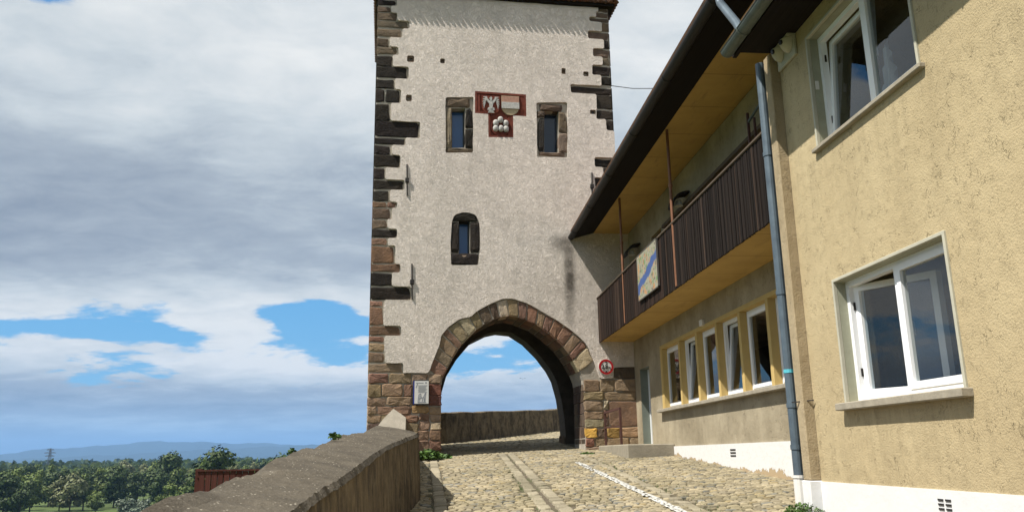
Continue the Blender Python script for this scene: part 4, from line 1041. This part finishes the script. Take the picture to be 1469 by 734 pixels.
for (y, z, X_) in ((13.93, -.03, A-.022),):
    mb = MB()
    for k in range(3): mb.box((X_-.006, y-.13, z-.07+k*.05), (X_-.0, y+.13, z-.045+k*.05))
    mb.build('vent_grille', 'signblack', wing)
# small red steel frame at the near end of the balcony
tf = root('steel_bracket', (4.5, 10.9, 2.95), 'small red steel bracket frame standing at the near end of the balcony', 'bracket')
mb = MB(); mb.bar((4.58, 11.02, 2.96), (4.58, 11.02, 4.93), .035, .035); mb.bar((4.62, 10.88, 2.96), (4.62, 10.88, 4.80), .03, .03); mb.build('uprights', 'rust', tf)
mb = MB(); mb.bar((4.58, 11.02, 4.78), (4.72, 10.0, 5.15), .03, .03); mb.build('brace', 'zincg', tf)

# painted panel hung on the balcony
pp = root('painted_panel', (4.06, 15.4, 3.0), 'colourful painted map panel with a blue river hung on the balcony boards', 'painting')
mb = MB(); mb.box((4.050, 14.62, 3.02), (4.066, 16.15, 3.925)); o = mb.build('picture', 'art', pp)
def f_art2(t, b, P, o): f_art(t, b, P, o)
o.data.transform(Matrix.Identity(4))
mb = MB(); 
for a in (((4.045, 14.60, 3.0), (4.08, 14.62, 3.94)), ((4.045, 16.15, 3.0), (4.08, 16.17, 3.94)), ((4.045, 14.6, 3.0), (4.08, 16.17, 3.02)), ((4.045, 14.6, 3.925), (4.08, 16.17, 3.945))): mb.box(*a)
mb.build('frame', simple('panel_frame', (.10, .09, .08), .7), pp)

# rusty handrail on the step
hr = root('step_handrail', (4.05, 19.3, .1), 'rusty brown tubular handrail on the concrete step beside the archway', 'handrail')
for y in (18.42, 20.18):
    zt_ = .96; mb = MB(); mb.bar((4.05, y, -.1), (4.05, y, zt_), .05, .05); mb.build('post', 'rust', hr)
mb = MB(); mb.bar((4.05, 18.40, .965), (4.05, 20.2, .955), .046, .046); mb.build('top_rail', 'rust', hr)
mb = MB(); mb.bar((4.05, 18.42, .57), (4.05, 20.18, .59), .035, .035); mb.build('middle_rail', 'rust', hr)

# ------------------------------------------------------------------ plastered house on the right
HX = 4.0; house = root('plastered_house', (HX, 4, -.6), 'yellow plastered house with white plinth, two windows and a zinc downpipe', 'house')
wy0, wy1 = 5.94, 7.80
lo_ = (.44, 1.65); hi_ = (3.12, 4.38)
def rc(y0, y1, z0, z1): return [(y0, z0), (y1, z0), (y1, z1), (y0, z1)]
hh = [rc(wy0, wy1, *lo_), rc(wy0, wy1, *hi_), rc(1.2, 3.06, *lo_), rc(1.2, 3.06, *hi_), rc(-3.6, -1.74, *lo_), rc(-3.6, -1.74, *hi_)]
mb = MB(); mb.plate([(-7, -1.9), (8.55, -1.9), (8.55, 4.62), (-7, 4.62)], hh, .36, frX(HX))
mb.box((HX+.36, 8.3, -1.9), (12, 8.55, 4.62)); mb.box((HX+.36, -7, -1.9), (12, -6.8, 4.62)); mb.box((11.8, -6.8, -1.9), (12, 8.3, 4.62)); mb.box((HX+.36, -6.8, 4.55), (11.8, 8.3, 4.62))
# gable above
mb.mesh([(HX+.05, 8.55, 4.625), (12, 8.55, 4.625), (8, 8.55, 7.6), (HX+.05, 8.3, 4.625), (12, 8.3, 4.625), (8, 8.3, 7.6)], [(0, 1, 2), (3, 5, 4), (0, 3, 4, 1), (1, 4, 5, 2), (0, 2, 5, 3)])
mb.build('wall', 'house', house)
mb = MB(); mb.box((HX-.12, 8.555, -.32), (HX+.36, 8.72, 4.6), bev=.012); mb.box((HX+.36, 8.56, -1), (5.3, 8.715, 4.6)); mb.build('corner_pilaster', 'pil', house)
mb = MB(); mb.plate([(-7, -1.85), (8.55, -1.85), (8.55, -.33), (-7, -.335)], [], .02, frX(HX-.015))
mb.box((HX-.135, 8.54, -1.2), (HX+.3, 8.735, -.322), bev=.008); mb.build('plinth', simple('clean_plinth', (.68, .68, .68), .8, 0, .07, 3, .5, .006), house)
mb = MB(); mb.box((HX+.38, -6.8, 2.35), (11.8, 8.3, 2.6)); mb.box((HX+.38, -6.8, -.5), (11.8, 8.3, -.4)); mb.box((HX+3.3, -6.8, -.4), (HX+3.4, 8.3, 4.55)); mb.build('interior', 'room', house)
for wi, (y0, y1, (z0, z1)) in enumerate(((wy0, wy1, hi_), (wy0, wy1, lo_), (1.2, 3.06, hi_), (1.2, 3.06, lo_), (-3.6, -1.74, hi_), (-3.6, -1.74, lo_))):
    low_ = z0 < 1
    # painted reveal and slim raised trim
    mb = MB(); e = .028
    for q in (((y0-e, z0-.02), (y0+.004, z1+e)), ((y1-.004, z0-.02), (y1+e, z1+e)), ((y0+.004, z1-.004), (y1-.004, z1+e))): mb.box((HX-.02, q[0][0], q[0][1]), (HX+.02, q[1][0], q[1][1]), bev=.004)
    tr = mb.build('window_trim', 'trim', house)
    mb = MB()
    for q in (((y0+.0, z0), (y0+.004, z1)), ((y1-.004, z0), (y1-.0, z1)), ((y0, z1-.004), (y1, z1))): mb.box((HX+.021, q[0][0], q[0][1]), (HX+.2, q[1][0], q[1][1]))
    mb.build('window_reveal', 'reveal', house)
    fx = HX+.11; mid = (y0+y1)/2+.0
    mb = MB(); mb.plate([(y0+.004, z0), (y1-.004, z0), (y1-.004, z1-.004), (y0+.004, z1-.004)], [[(y0+.06, z0+.075), (mid-.035, z0+.075), (mid-.035, z1-.06), (y0+.06, z1-.06)], [(mid+.035, z0+.075), (y1-.06, z0+.075), (y1-.06, z1-.06), (mid+.035, z1-.06)]], .07, frX(fx))
    wf = mb.build('window', 'pvc', house)
    sash(wf, frX(fx-.008), y0+.04, mid-.012, z0+.055, z1-.04, .062, .06)
    if low_: sash(wf, frX(fx+.045), mid+.012, y1-.05, z0+.06, z1-.05, .062, .055, 'open_sash', 'high_u', .50)
    else: sash(wf, frX(fx+.02), mid+.012, y1-.05, z0+.06, z1-.05, .062, .055, 'tilted_sash', 'bottom', .075)
    for hz0 in (z0+.25, z1-.30): mb = MB(); mb.box((fx+.03, y1-.068, hz0), (fx+.05, y1-.055, hz0+.08)); mb.build('hinge', 'iron', wf)
    mb = MB(); mb.box((fx-.035, mid-.05, (z0+z1)/2-.07), (fx-.012, mid-.028, (z0+z1)/2+.05), bev=.004) if False else mb.box((fx+.065, mid-.05, (z0+z1)/2-.07), (fx+.09, mid-.028, (z0+z1)/2+.05), bev=.004); mb.build('handle', 'pvc', wf)
    pj = .10 if low_ else .055
    mb = MB(); mb.box((HX-pj, y0-.08, z0-.075 if low_ else z0-.05), (HX+.16, y1+.08, z0-.004), bev=.008); mb.build('window_sill', 'sill', house)
    if not low_:
        mb = MB(); n_ = 40
        for (ca, cb_, sl) in ((y0+.06, y0+.50, 0), (mid+.10, mid+.42, 1)):
            vs = []; fs = []
            for k in range(n_+1):
                yy = ca+(cb_-ca)*k/n_; xx = fx+.35+.03*sin(k*1.1)
                tz = z1-.05 if not sl else z0+.15+.75*max(0, 1-abs(k/n_-.45)*1.7)
                vs += [(xx, yy, z0), (xx+.01, yy, tz)]
                if k: fs.append((2*k-2, 2*k, 2*k+1, 2*k-1))
            mb.mesh(vs, fs)
        mb.build('curtain', 'curtain', house, fixn=False)
mb = MB(); mb.box((HX+.03, wy1-.012, 3.78), (HX+.07, wy1-.002, 3.88), bev=.003); mb.build('thermometer', 'signwhite', house)
mb = MB()
for a in (-.06, .04):
    for k in range(3): mb.box((HX-.022, 6.4+a-.035+.0, -.485+k*.035), (HX-.014, 6.4+a+.035, -.470+k*.035))
mb.build('vent_grille', 'signblack', house)
# eave: boarded soffit, roof, gutter, downpipe
mb = MB(); mb.box((3.42, -7.2, 4.60), (HX, 8.55, 4.66)); mb.box((3.412, -7.2, 4.50), (3.46, 8.5, 4.668)); hs = mb.build('soffit', 'roofw', house)
mb = MB(); prism(mb, [(3.41, 4.67), (8.0, 7.64), (8.0, 7.74), (3.41, 4.73)], -7.3, 8.5); prism(mb, [(8.003, 7.64), (12.6, 4.70), (12.6, 4.78), (8.003, 7.74)], -7.3, 8.5); hr_ = mb.build('roof', 'roofw', house)
mb = MB(); prism(mb, [(3.40, 4.735), (8.0, 7.75), (8.0, 7.82), (3.40, 4.78)], -7.3, 8.5); prism(mb, [(8.003, 7.75), (12.6, 4.79), (12.6, 4.85), (8.003, 7.82)], -7.3, 8.5); mb.build('roof_tiles', 'tile', hr_)
mb = MB(); gutter(mb, 3.33, 4.55, -7.2, 8.45, .078)
mb.face([(3.33+.078*cos(pi+pi*k/9), 8.45, 4.55+.078*sin(pi+pi*k/9)) for k in range(10)])
for y in (7.9, 7.0, 6.0, 5.0, 4.0): mb.tube([(3.33+.083*cos(pi+pi*k/8), y, 4.55+.083*sin(pi+pi*k/8)) for k in range(9)], .007, 4)
mb.build('gutter', 'zincg', house)
mb = MB(); mb.tube([(3.30, 8.45, 4.53), (3.26, -7, 4.53)], .0, 4) if False else mb.tube([(3.252, -7, 4.55), (3.252, 8.45, 4.55)], .008, 6); mb.build('gutter_rim', 'zincg', house)
px_, py_ = 3.885, 8.83
mb = MB(); zbp = -.62
mb.tube([(px_, py_, 4.60), (px_, py_, 2.2), (px_, py_, -.28)], .058, 14)
for z in (3.4, 1.72, .45, .0): mb.tube([(px_, py_, z), (px_, py_, z+.05)], .066, 14)
dp = mb.build('downpipe', 'zinc', house, smooth=False)
mb = MB(); mb.tube([(px_, py_, -.27), (px_, py_, -.85)], .066, 14); mb.tube([(px_, py_, -.27), (px_, py_, -.30)], .074, 14); mb.build('pipe_foot', 'signwhite', dp)
mb = MB(); mb.tube([(px_-.002, py_-.001, .83), (px_-.002, py_-.001, .87)], .0605, 14); mb.build('paint_mark', 'cyan', dp)
mb = MB()
for z in (3.42, 1.75, .5): mb.bar((px_+.05, py_, z+.02), (px_+.12, py_-.11, z+.02), .02, .03)
mb.bar((px_-.06, 8.70, .50), (HX-.02, 8.50, .51), .012, .012); mb.build('pipe_clamp', 'iron', dp)
mb = MB(); mb.tube([(3.44, 8.85, 5.53), (3.44, 8.80, 5.40), (3.36, 8.15, 4.75), (3.34, 8.02, 4.60)], .05, 12); mb.build('swan_neck_pipe', 'zinc', house)

# double swallow nest box under the eave
nb = root('nest_box', (3.95, 8.35, 4.45), 'pale double nest box fixed under the house eave', 'nest box')
mb = MB(); mb.box((3.90, 8.06, 4.575), (4.0, 8.50, 4.60)) ; mb.box((3.965, 8.05, 4.34), (3.998, 8.52, 4.578), bev=.006); mb.build('backboard', 'trim', nb)
for y in (8.17, 8.40):
    mb = MB(); vs = []; fs = []; nn = 12; rg = 6
    for i in range(rg+1):
        ph = (pi/2)*i/rg
        for k in range(nn+1):
            a = pi*k/nn; vs.append((3.962-.11*sin(a)*cos(ph), y+.10*cos(a)*cos(ph), 4.565-.15*sin(ph)))
    for i in range(rg):
        for k in range(nn): fs.append((i*(nn+1)+k, i*(nn+1)+k+1, (i+1)*(nn+1)+k+1, (i+1)*(nn+1)+k))
    mb.mesh(vs, fs); cup = mb.build('nest_cup', 'trim', nb, smooth=True)
    mb = MB(); mb.tube([(3.868, y-.02, 4.53), (3.845, y-.02, 4.525)], .028, 10); mb.build('entrance_hole_shade', 'signblack', cup)  # black disc stands in for the shade inside the opening

# cable between tower and wing roof
mb = MB(); mb.tube([(4.79, 21.0, 10.15), (5.4, 20.98, 10.07), (6.2, 20.96, 10.08), (9, 20.9, 10.4)], .011, 5)
tag(mb.build('overhead_cable', 'iron'), 'thin black cable running from the tower corner towards the roof', 'cable')
# bird
bd = MB(); c = V((6.0, 60, 5.36)); k_ = .22
bd.mesh([c+V((x*k_, y*k_, z*k_)) for x, y, z in ((0, -.5, 0), (.12, 0, .08), (-.12, 0, .08), (0, 0, -.1), (0, .6, 0), (1.3, .2, .35), (-1.3, .2, .35), (.6, .0, .3), (-.6, .0, .3), (.5, .3, .22), (-.5, .3, .22))],
    [(0, 1, 2), (0, 3, 1), (0, 2, 3), (4, 2, 1), (4, 1, 3), (4, 3, 2), (1, 7, 9), (7, 5, 9), (2, 10, 8), (8, 10, 6)])
tag(bd.build('bird', 'birdm'), 'tiny dark bird flying in the sky seen through the arch', 'bird')

# red picket fence on the slope outside the wall
pf = root('picket_fence', (-2.6, 14, -1), 'dark red wooden picket fence just beyond the parapet', 'fence')
mb = MB(); x = -3.90
while x < -1.75:
    kk = random.uniform(.75, 1.2); mb.box((x, 14.0, -1.9), (x+.085, 14.022, -.20+random.uniform(-.008, .008)), (kk, kk, kk)); x += .098
mb.build('pickets', 'fence', pf)
mb = MB(); mb.box((-3.95, 14.023, -.30), (-1.7, 14.06, -.24)); mb.box((-3.95, 14.023, -1.2), (-1.7, 14.06, -1.14)); mb.box((-3.95, 13.985, -.20), (-1.7, 14.06, -.175)); mb.build('rails', 'fence', pf)
for x in (-3.98, -2.8, -1.75):
    mb = MB(); mb.box((x, 14.06, -3.0), (x+.09, 14.15, -.16)); mb.build('post', 'fence', pf)

# ------------------------------------------------------------------ plants near by
def tuft(name, cx, cy, z0, R, H, n, label, cat='plant', cols=((.055, .11, .02), (.075, .14, .025), (.04, .08, .018)), ls=.05, parent=None):
    mb = MB()
    for i in range(n):
        a = random.uniform(0, 2*pi); r = R*sqrt(random.random()); x, y = cx+r*cos(a), cy+r*sin(a)
        h = H*random.uniform(.25, 1)*(1-.6*(r/R)**2); z = (z0 if z0 is not None else road_z(x, y))
        d = V((random.uniform(-1, 1), random.uniform(-1, 1), random.uniform(-.2, .8))).normalized(); e = d.cross(V((random.uniform(-1, 1), random.uniform(-1, 1), .5))).normalized()
        l = ls*random.uniform(.6, 1.4); c = V((x, y, z+h)); q = random.choice(cols); kk = random.uniform(.7, 1.3)
        mb.face([c-d*l, c+e*l*.5, c+d*l, c-e*l*.5], tuple(v*kk for v in q))
        if i % 3 == 0: 
            b0 = V((cx+(x-cx)*.6, cy+(y-cy)*.6, z-.02)); mb.face([b0, b0+V((.006, 0, 0)), c+V((.003, 0, 0)), c], (.06, .10, .02))
    return tag(mb.build(name, 'leaf', fixn=False), label, cat)
random.seed(11)
tuft('weed_plant', -.28, 19.6, -.1, .30, .24, 420, 'bright green weeds growing at the foot of the left tower pier', ls=.055)
tuft('weed_plant', .05, 19.9, -.09, .22, .12, 160, 'low weeds at the cobble edge beside the tower pier corner', ls=.05)
tuft('weed_plant', 3.45, 19.4, None, .16, .05, 70, 'small tuft of grass between the cobbles by the right pier', ls=.035)
tuft('weed_plant', 3.80, 8.60, -.66, .20, .12, 420, 'leafy green weeds around the foot of the downpipe', ls=.016, cols=((.07, .13, .025), (.09, .15, .04), (.045, .09, .018)))
for k, (x, y, z, R_, H_) in enumerate(((-1.12, 8.9, .19, .07, .06), (-1.16, 9.35, .20, .06, .055), (-1.22, 7.0, .02, .04, .05))):
    tuft('wall_plant', x, y, z, R_, H_, 60, ('low green plant rooted in the top of the parapet, middle one of three', 'tallest dark green plant on the far part of the parapet top', 'tiny plant on the parapet edge nearest the fence')[k], cols=((.04, .08, .02), (.06, .11, .02)), ls=.02)
# moss and grass in the joints along the strip
mb = MB()
for i in range(900):
    y = random.uniform(9, 17); s_ = random.choice((strip1(y)-.23, strip2(y)+.12, random.uniform(2.9, 3.6), random.uniform(0, 2.5))); x = s_+random.gauss(0, .05); z = road_z(x, y)
    if random.random() < .35 or i % 3 == 0:
        a = random.uniform(0, pi); mb.face([(x, y, z-.01), (x+.014*cos(a), y+.014*sin(a), z-.01), (x+.02*cos(a), y+.01, z+random.uniform(.02, .045))], (.07, .12, .03))
mb.build('moss', 'leaf', kind='stuff', fixn=False)

# ------------------------------------------------------------------ far landscape
random.seed(21)
def treemesh(name, H, Wd, n, cols, lean=0, round_=1.0, ls=.55):
    """crown of many leaf clumps gathered in lobes, on a tapered trunk with limbs; origin at base"""
    mb = MB(); lobes = []
    for i in range(int(9*round_)+5):
        t = random.uniform(.22, .95); rr = Wd/2*sqrt(max(.02, 1-((t-.52)/.5)**2))*.75
        a = random.uniform(0, 2*pi); r = rr*random.uniform(.2, 1)
        lobes.append((V((r*cos(a)+lean*t, r*sin(a), H*t)), Wd*random.uniform(.13, .25), random.uniform(.8, 1.2)))
    lobes.append((V((0, 0, H*.6)), Wd*.33, .9))
    for i in range(n):
        c, R_, kk = random.choice(lobes); v = V((random.gauss(0, 1), random.gauss(0, 1), random.gauss(0, .9))).normalized()*R_*random.uniform(.55, 1.08)
        p = c+v
        if p.z < H*.08: continue
        nv = (v.normalized()*1.0+V((random.gauss(0, .35), random.gauss(0, .35), random.gauss(0, .3)+.25))).normalized(); d = nv.cross(V((random.gauss(0, 1), random.gauss(0, 1), random.gauss(0, 1)))).normalized(); e = nv.cross(d)
        s = ls*random.uniform(.6, 1.5); q = random.choice(cols); k2 = kk*random.uniform(.85, 1.15)
        mb.face([p-d*s, p+e*s*.8, p+d*s*.9, p-e*s*.7], tuple(x*k2 for x in q))
    tr = MB(); tr.tube([(0, 0, -1), (.1, 0, H*.25), (lean*.4, .1, H*.55), (lean*.7, 0, H*.8)], [.035*H*.6, .025*H*.6, .014*H*.6, .004*H], 7)
    for k in range(5):
        a = k*1.3; tr.tube([(0, 0, H*(.25+.08*k)), (Wd*.28*cos(a), Wd*.28*sin(a), H*(.42+.08*k))], [.010*H*.6, .003*H], 5)
    return mb, tr
G1 = ((.040, .066, .013), (.030, .052, .011), (.055, .080, .015)); G2 = ((.085, .12, .022), (.07, .10, .018), (.11, .135, .03)); G3 = ((.14, .15, .055), (.11, .125, .045), (.16, .17, .08)); G4 = ((.13, .16, .11), (.10, .13, .085), (.16, .185, .13))
kinds = []
for kn, H, Wd, n, cols, lab in (('deciduous_tree', 19, 15, 2600, G1, 'dark green broadleaf tree'), ('deciduous_tree', 17, 14, 2400, G2, 'mid green broadleaf tree'), ('poplar_tree', 22, 9, 2000, G2, 'tall light green tree'), ('deciduous_tree', 14, 12, 2200, G3, 'yellowish olive tree'), ('willow_bush', 8.5, 11, 2000, G4, 'rounded silvery green bush'), ('deciduous_tree', 21, 17, 2800, G1, 'large very dark tree')):
    a, b_ = treemesh(kn, H, Wd, n, cols)
    kinds.append((kn, lab, a, b_, H))
protos = {}
def place_tree(k, x, y, s, label, zoff=0):
    kn, lab, a, b_, H = kinds[k]
    z = terr(x, y)+zoff
    if k not in protos:
        r = root(kn, (0, 0, 0), label, 'tree' if 'tree' in kn else 'bush', 'trees on the plain'); a.build('crown', 'leaf', r, fixn=False); b_.build('trunk', 'trunk', r)
        protos[k] = r; o = r; o.location = (x, y, z)
    else:
        o = dup(protos[k], (x, y, z), 0, None, label)
    o.rotation_euler = (0, 0, random.uniform(0, 6.28)); o.scale = (s*random.uniform(.9, 1.1), s*random.uniform(.9, 1.1), s); o['label'] = label; return o
def azpx(px, D):      # point on the plain in the direction of a landmark column
    v = ray(px, 700); k = D/math.hypot(v.x, v.y); return v.x*k, v.y*k
hand = [  # px column, distance, kind, scale, label
 (300, 330, 5, 1.43, 'large dark tree standing tallest just above the red fence'), (241, 560, 0, 1.62, 'round dark tree poking above the far wood left of the fence'),
 (185, 415, 4, 1.0, 'pale silvery bush in the meadow, left of the two'), (207, 425, 4, .92, 'pale silvery bush in the meadow, right of the two'), (140, 430, 1, .55, 'small green tree alone in the meadow'),
 (404, 380, 0, 1.45, 'dark tree top just above the parapet right of the fence'), (103, 452, 3, 1.2, 'yellowish olive tree in the middle of the wood edge'), (122, 456, 2, .80, 'slim pale tree at the wood edge beside the olive one'), (88, 462, 3, 1.05, 'olive tree behind the small white house'),
 (8, 425, 0, 1.0, 'dark tree at the far left edge of the view'), (32, 420, 5, .74, 'dark rounded tree second from the left edge'), (46, 450, 1, 1.0, 'mid green tree left of the small white house'),
 (165, 470, 0, 1.0, 'dark broadleaf tree behind the small meadow tree'), (198, 475, 5, .85, 'broad dark tree behind the silvery bushes'), (228, 470, 0, .95, 'dark tree right of the silvery bushes'),
 (250, 400, 1, .90, 'bright green tree close to the end of the parapet'), (268, 380, 2, .68, 'slim bright green tree beside the fence'), (232, 405, 1, .62, 'low green tree in front of the dark wood right of the bushes'), (330, 420, 1, 1.0, 'green tree behind the red fence'), (360, 430, 2, .8, 'light green tree behind the right part of the fence')]
for px, D, k, s, lab in hand:
    if 415 <= D <= 480 and k != 4: D *= 1.12; s *= 1.10
    x, y = azpx(px, D); place_tree(k, x, y, s, lab)
ords = 'first second third fourth fifth sixth seventh eighth ninth tenth eleventh twelfth thirteenth fourteenth fifteenth sixteenth seventeenth eighteenth nineteenth twentieth'.split()
for row, (D, n, rn) in enumerate(((560, 20, 'nearest'), (700, 20, 'second'), (880, 20, 'farthest'))):
    for i in range(n):
        px = -35+i*26.0+random.uniform(-7, 7); D2 = D*random.uniform(.94, 1.06); x, y = azpx(px, D2); k = random.choice((0, 0, 1, 5, 1, 2, 3))
        H = kinds[k][4]; s = (20.5+random.uniform(-4, 3.0)+row*1.0)/H
        place_tree(k, x, y, s, kinds[k][1]+' in the '+rn+' row of the far wood, '+ords[i]+' from the left')
# the wood beyond reads as one mass
mb = MB()
for D, n in ((1100, 2600), (1500, 2600), (2200, 2600), (3200, 2200)):
    for i in range(n):
        px = random.uniform(-120, 1000); x, y = azpx(px, D*random.uniform(.9, 1.12)); g_ = 19+4*sin(px*.11+D)+2.5*sin(px*.37+D*2)+D*.0012
        zz = -26+g_*random.uniform(.25, 1); s = D/900*random.uniform(1.6, 3.4); c = V((x, y, zz)); d = V((random.gauss(0, 1), random.gauss(0, .3), random.gauss(0, .5))).normalized(); e = V((0, 0, 1)).cross(d).cross(d).normalized()
        q = random.choice(G1+G1+G2); kk = random.uniform(.7, 1.2); mb.face([c-d*s, c+e*s*.6, c+d*s, c-e*s*.6], tuple(v*kk for v in q))
for i in range(9000):
    px = random.uniform(-2600, -70); D = random.choice((560, 700, 900, 1300))*random.uniform(.92, 1.1); x, y = azpx(px, D); H_ = (17+5*sin(px*.045+D)+2.5*sin(px*.17))*random.uniform(.2, 1)
    s = random.uniform(.9, 2.2); c = V((x, y, -26+H_)); nv = V((random.gauss(0, .6), random.gauss(-.5, .5), 1)).normalized(); d = nv.cross(V((random.gauss(0, 1), random.gauss(0, 1), 0))).normalized(); e = nv.cross(d)
    q = random.choice(G1+G1+G2); kk = random.uniform(.7, 1.2); mb.face([c-d*s, c+e*s*.8, c+d*s, c-e*s*.8], tuple(v*kk for v in q))
mb.build('far_wood', 'leaf', kind='stuff', fixn=False)['label'] = 'far continuous wood on the plain'
# mountains
mb = MB(); random.seed(5)
def ridge(D, hts, x0, x1, dep):
    n = 160; vs = []; fs = []
    for i in range(n+1):
        px = x0+(x1-x0)*i/n; x, y = azpx(px, D); 
        f_ = i/n*(len(hts)-1); j_ = min(int(f_), len(hts)-2); tt = f_-j_; tt = tt*tt*(3-2*tt); h = hts[j_]*(1-tt)+hts[j_+1]*tt+D*.0006*sin(i*.9)+D*.0004*sin(i*2.3)
        x2, y2 = azpx(px, D+dep); xm, ym = azpx(px, D-dep); vs += [V((xm, ym, -30)), V((x, y, max(h, -20))), V((x2, y2, -30))]
        if i: b = 3*i; fs += [(b-3, b, b+1, b-2), (b-2, b+1, b+2, b-1)]
    mb.mesh(vs, fs)
ridge(14000, [100, 130, 90, 110, 80, 95, 190, 270, 230, 170, 120, 90, 110, 150, 130], -700, 1150, 1500)
ridge(11000, [40, 60, 40, 20, 30, 30, 60, 110, 150, 110, 70, 50, 60, 60], -700, 1150, 1200)
mb.build('hills', 'rock', kind='structure', smooth=True, fixn=False)
# lattice pylon, small white house, distant red-roofed church
x, y = azpx(66, 1900); py = root('power_pylon', (x, y, -26), 'distant grey lattice pylon above the wood on the left', 'pylon')
mb = MB(); H = 50; steel = simple('pylon_steel', (.10, .11, .12), .7)
for sx, sy in ((-1, -1), (1, -1), (1, 1), (-1, 1)): mb.bar((x+sx*4, y+sy*4, -26), (x+sx*.8, y+sy*.8, -26+H), .7, .7)
for k in range(7):
    z0, z1 = -26+H*k/7, -26+H*(k+1)/7; r0_, r1_ = 4-3.2*k/7, 4-3.2*(k+1)/7; mb.bar((x-r0_, y-r0_, z0), (x+r1_, y-r1_, z1), .4, .4); mb.bar((x+r0_, y-r0_, z0), (x-r1_, y-r1_, z1), .4, .4)
mb.build('mast', steel, py)
mb = MB()
for z, l in ((H*.72, 9), (H*.84, 11), (H*.96, 7)): mb.bar((x-l, y, -26+z), (x+l, y, -26+z), 1.2, 1.2); mb.bar((x-l, y, -26+z), (x, y, -26+z+3), .6, .6); mb.bar((x+l, y, -26+z), (x, y, -26+z+3), .6, .6)
mb.build('crossarms', steel, py)
def farhouse(px, D, wd, hh_, rh, label, wallm, name='house', cat='house'):
    x, y = azpx(px, D); z = terr(x, y); hs_ = root(name, (x, y, z), label, cat); mb = MB(); mb.box((x-wd/2, y-4, z-1), (x+wd/2, y+4, z+hh_)); wl = mb.build('wall', wallm, hs_)
    mb = MB(); mb.mesh([(x-wd/2-.4, y-4.4, z+hh_), (x+wd/2+.4, y-4.4, z+hh_), (x+wd/2+.4, y+4.4, z+hh_), (x-wd/2-.4, y+4.4, z+hh_), (x-wd/2-.4, y, z+hh_+rh), (x+wd/2+.4, y, z+hh_+rh)], [(0, 1, 5, 4), (2, 3, 4, 5), (0, 4, 3), (1, 2, 5), (0, 3, 2, 1)]); mb.build('roof', simple('far_roof', (.45, .42, .38), .9), hs_)
    for k in range(3): mb = MB(); mb.box((x-wd*.35+k*wd*.28, y-4.05, z+1), (x-wd*.35+k*wd*.28+wd*.1, y-3.99, z+2.4)); mb.build('window', 'dark', hs_)
farhouse(70, 415, 6, 4.2, .6, 'small white house half hidden at the edge of the wood', simple('far_white', (.75, .73, .70), .9))
farhouse(213, 452, 5, 2.2, 1.2, 'tiny pale hut behind the silvery bushes', simple('far_white', (.75, .73, .70), .9), 'hut', 'hut')
x, y = azpx(446, 2400); ch = root('church', (x, y, -26), 'distant reddish church with a pointed tower above the horizon', 'church')
mb = MB(); mb.box((x-14, y-8, -26), (x+34, y+8, -4)); mb.box((x-5, y-5, -26), (x+5, y+5, 6)); mb.build('wall', simple('far_sandstone', (.20, .12, .10), .9), ch)
mb = MB(); mb.mesh([(x-5.5, y-5.5, 6), (x+5.5, y-5.5, 6), (x+5.5, y+5.5, 6), (x-5.5, y+5.5, 6), (x, y, 26)], [(0, 1, 4), (1, 2, 4), (2, 3, 4), (3, 0, 4)]); mb.mesh([(x+5, y-9, -4), (x+35, y-9, -4), (x+35, y+9, -4), (x+5, y+9, -4), (x+5, y, 6), (x+35, y, 6)], [(0, 1, 5, 4), (2, 3, 4, 5), (0, 4, 3), (1, 2, 5)]); mb.build('roof', 'tile', ch)

# ------------------------------------------------------------------ air
mb = MB(); mb.box((-24000, -3500, -30), (24000, 26000, 620))
hz = bpy.data.materials.new('air'); hz.use_nodes = True; t = NT(hz.node_tree); t.n.clear(); pv = t.new('ShaderNodeVolumePrincipled'); oo = t.new('ShaderNodeOutputMaterial')
pv.inputs['Color'].default_value = (.32, .58, 1.0, 1); pv.inputs['Density'].default_value = .65e-4; pv.inputs['Anisotropy'].default_value = .0; t.l.new(pv.outputs[0], oo.inputs['Volume'])
h_ = mb.build('haze', hz, kind='stuff')
S.cycles.volume_bounces = 0
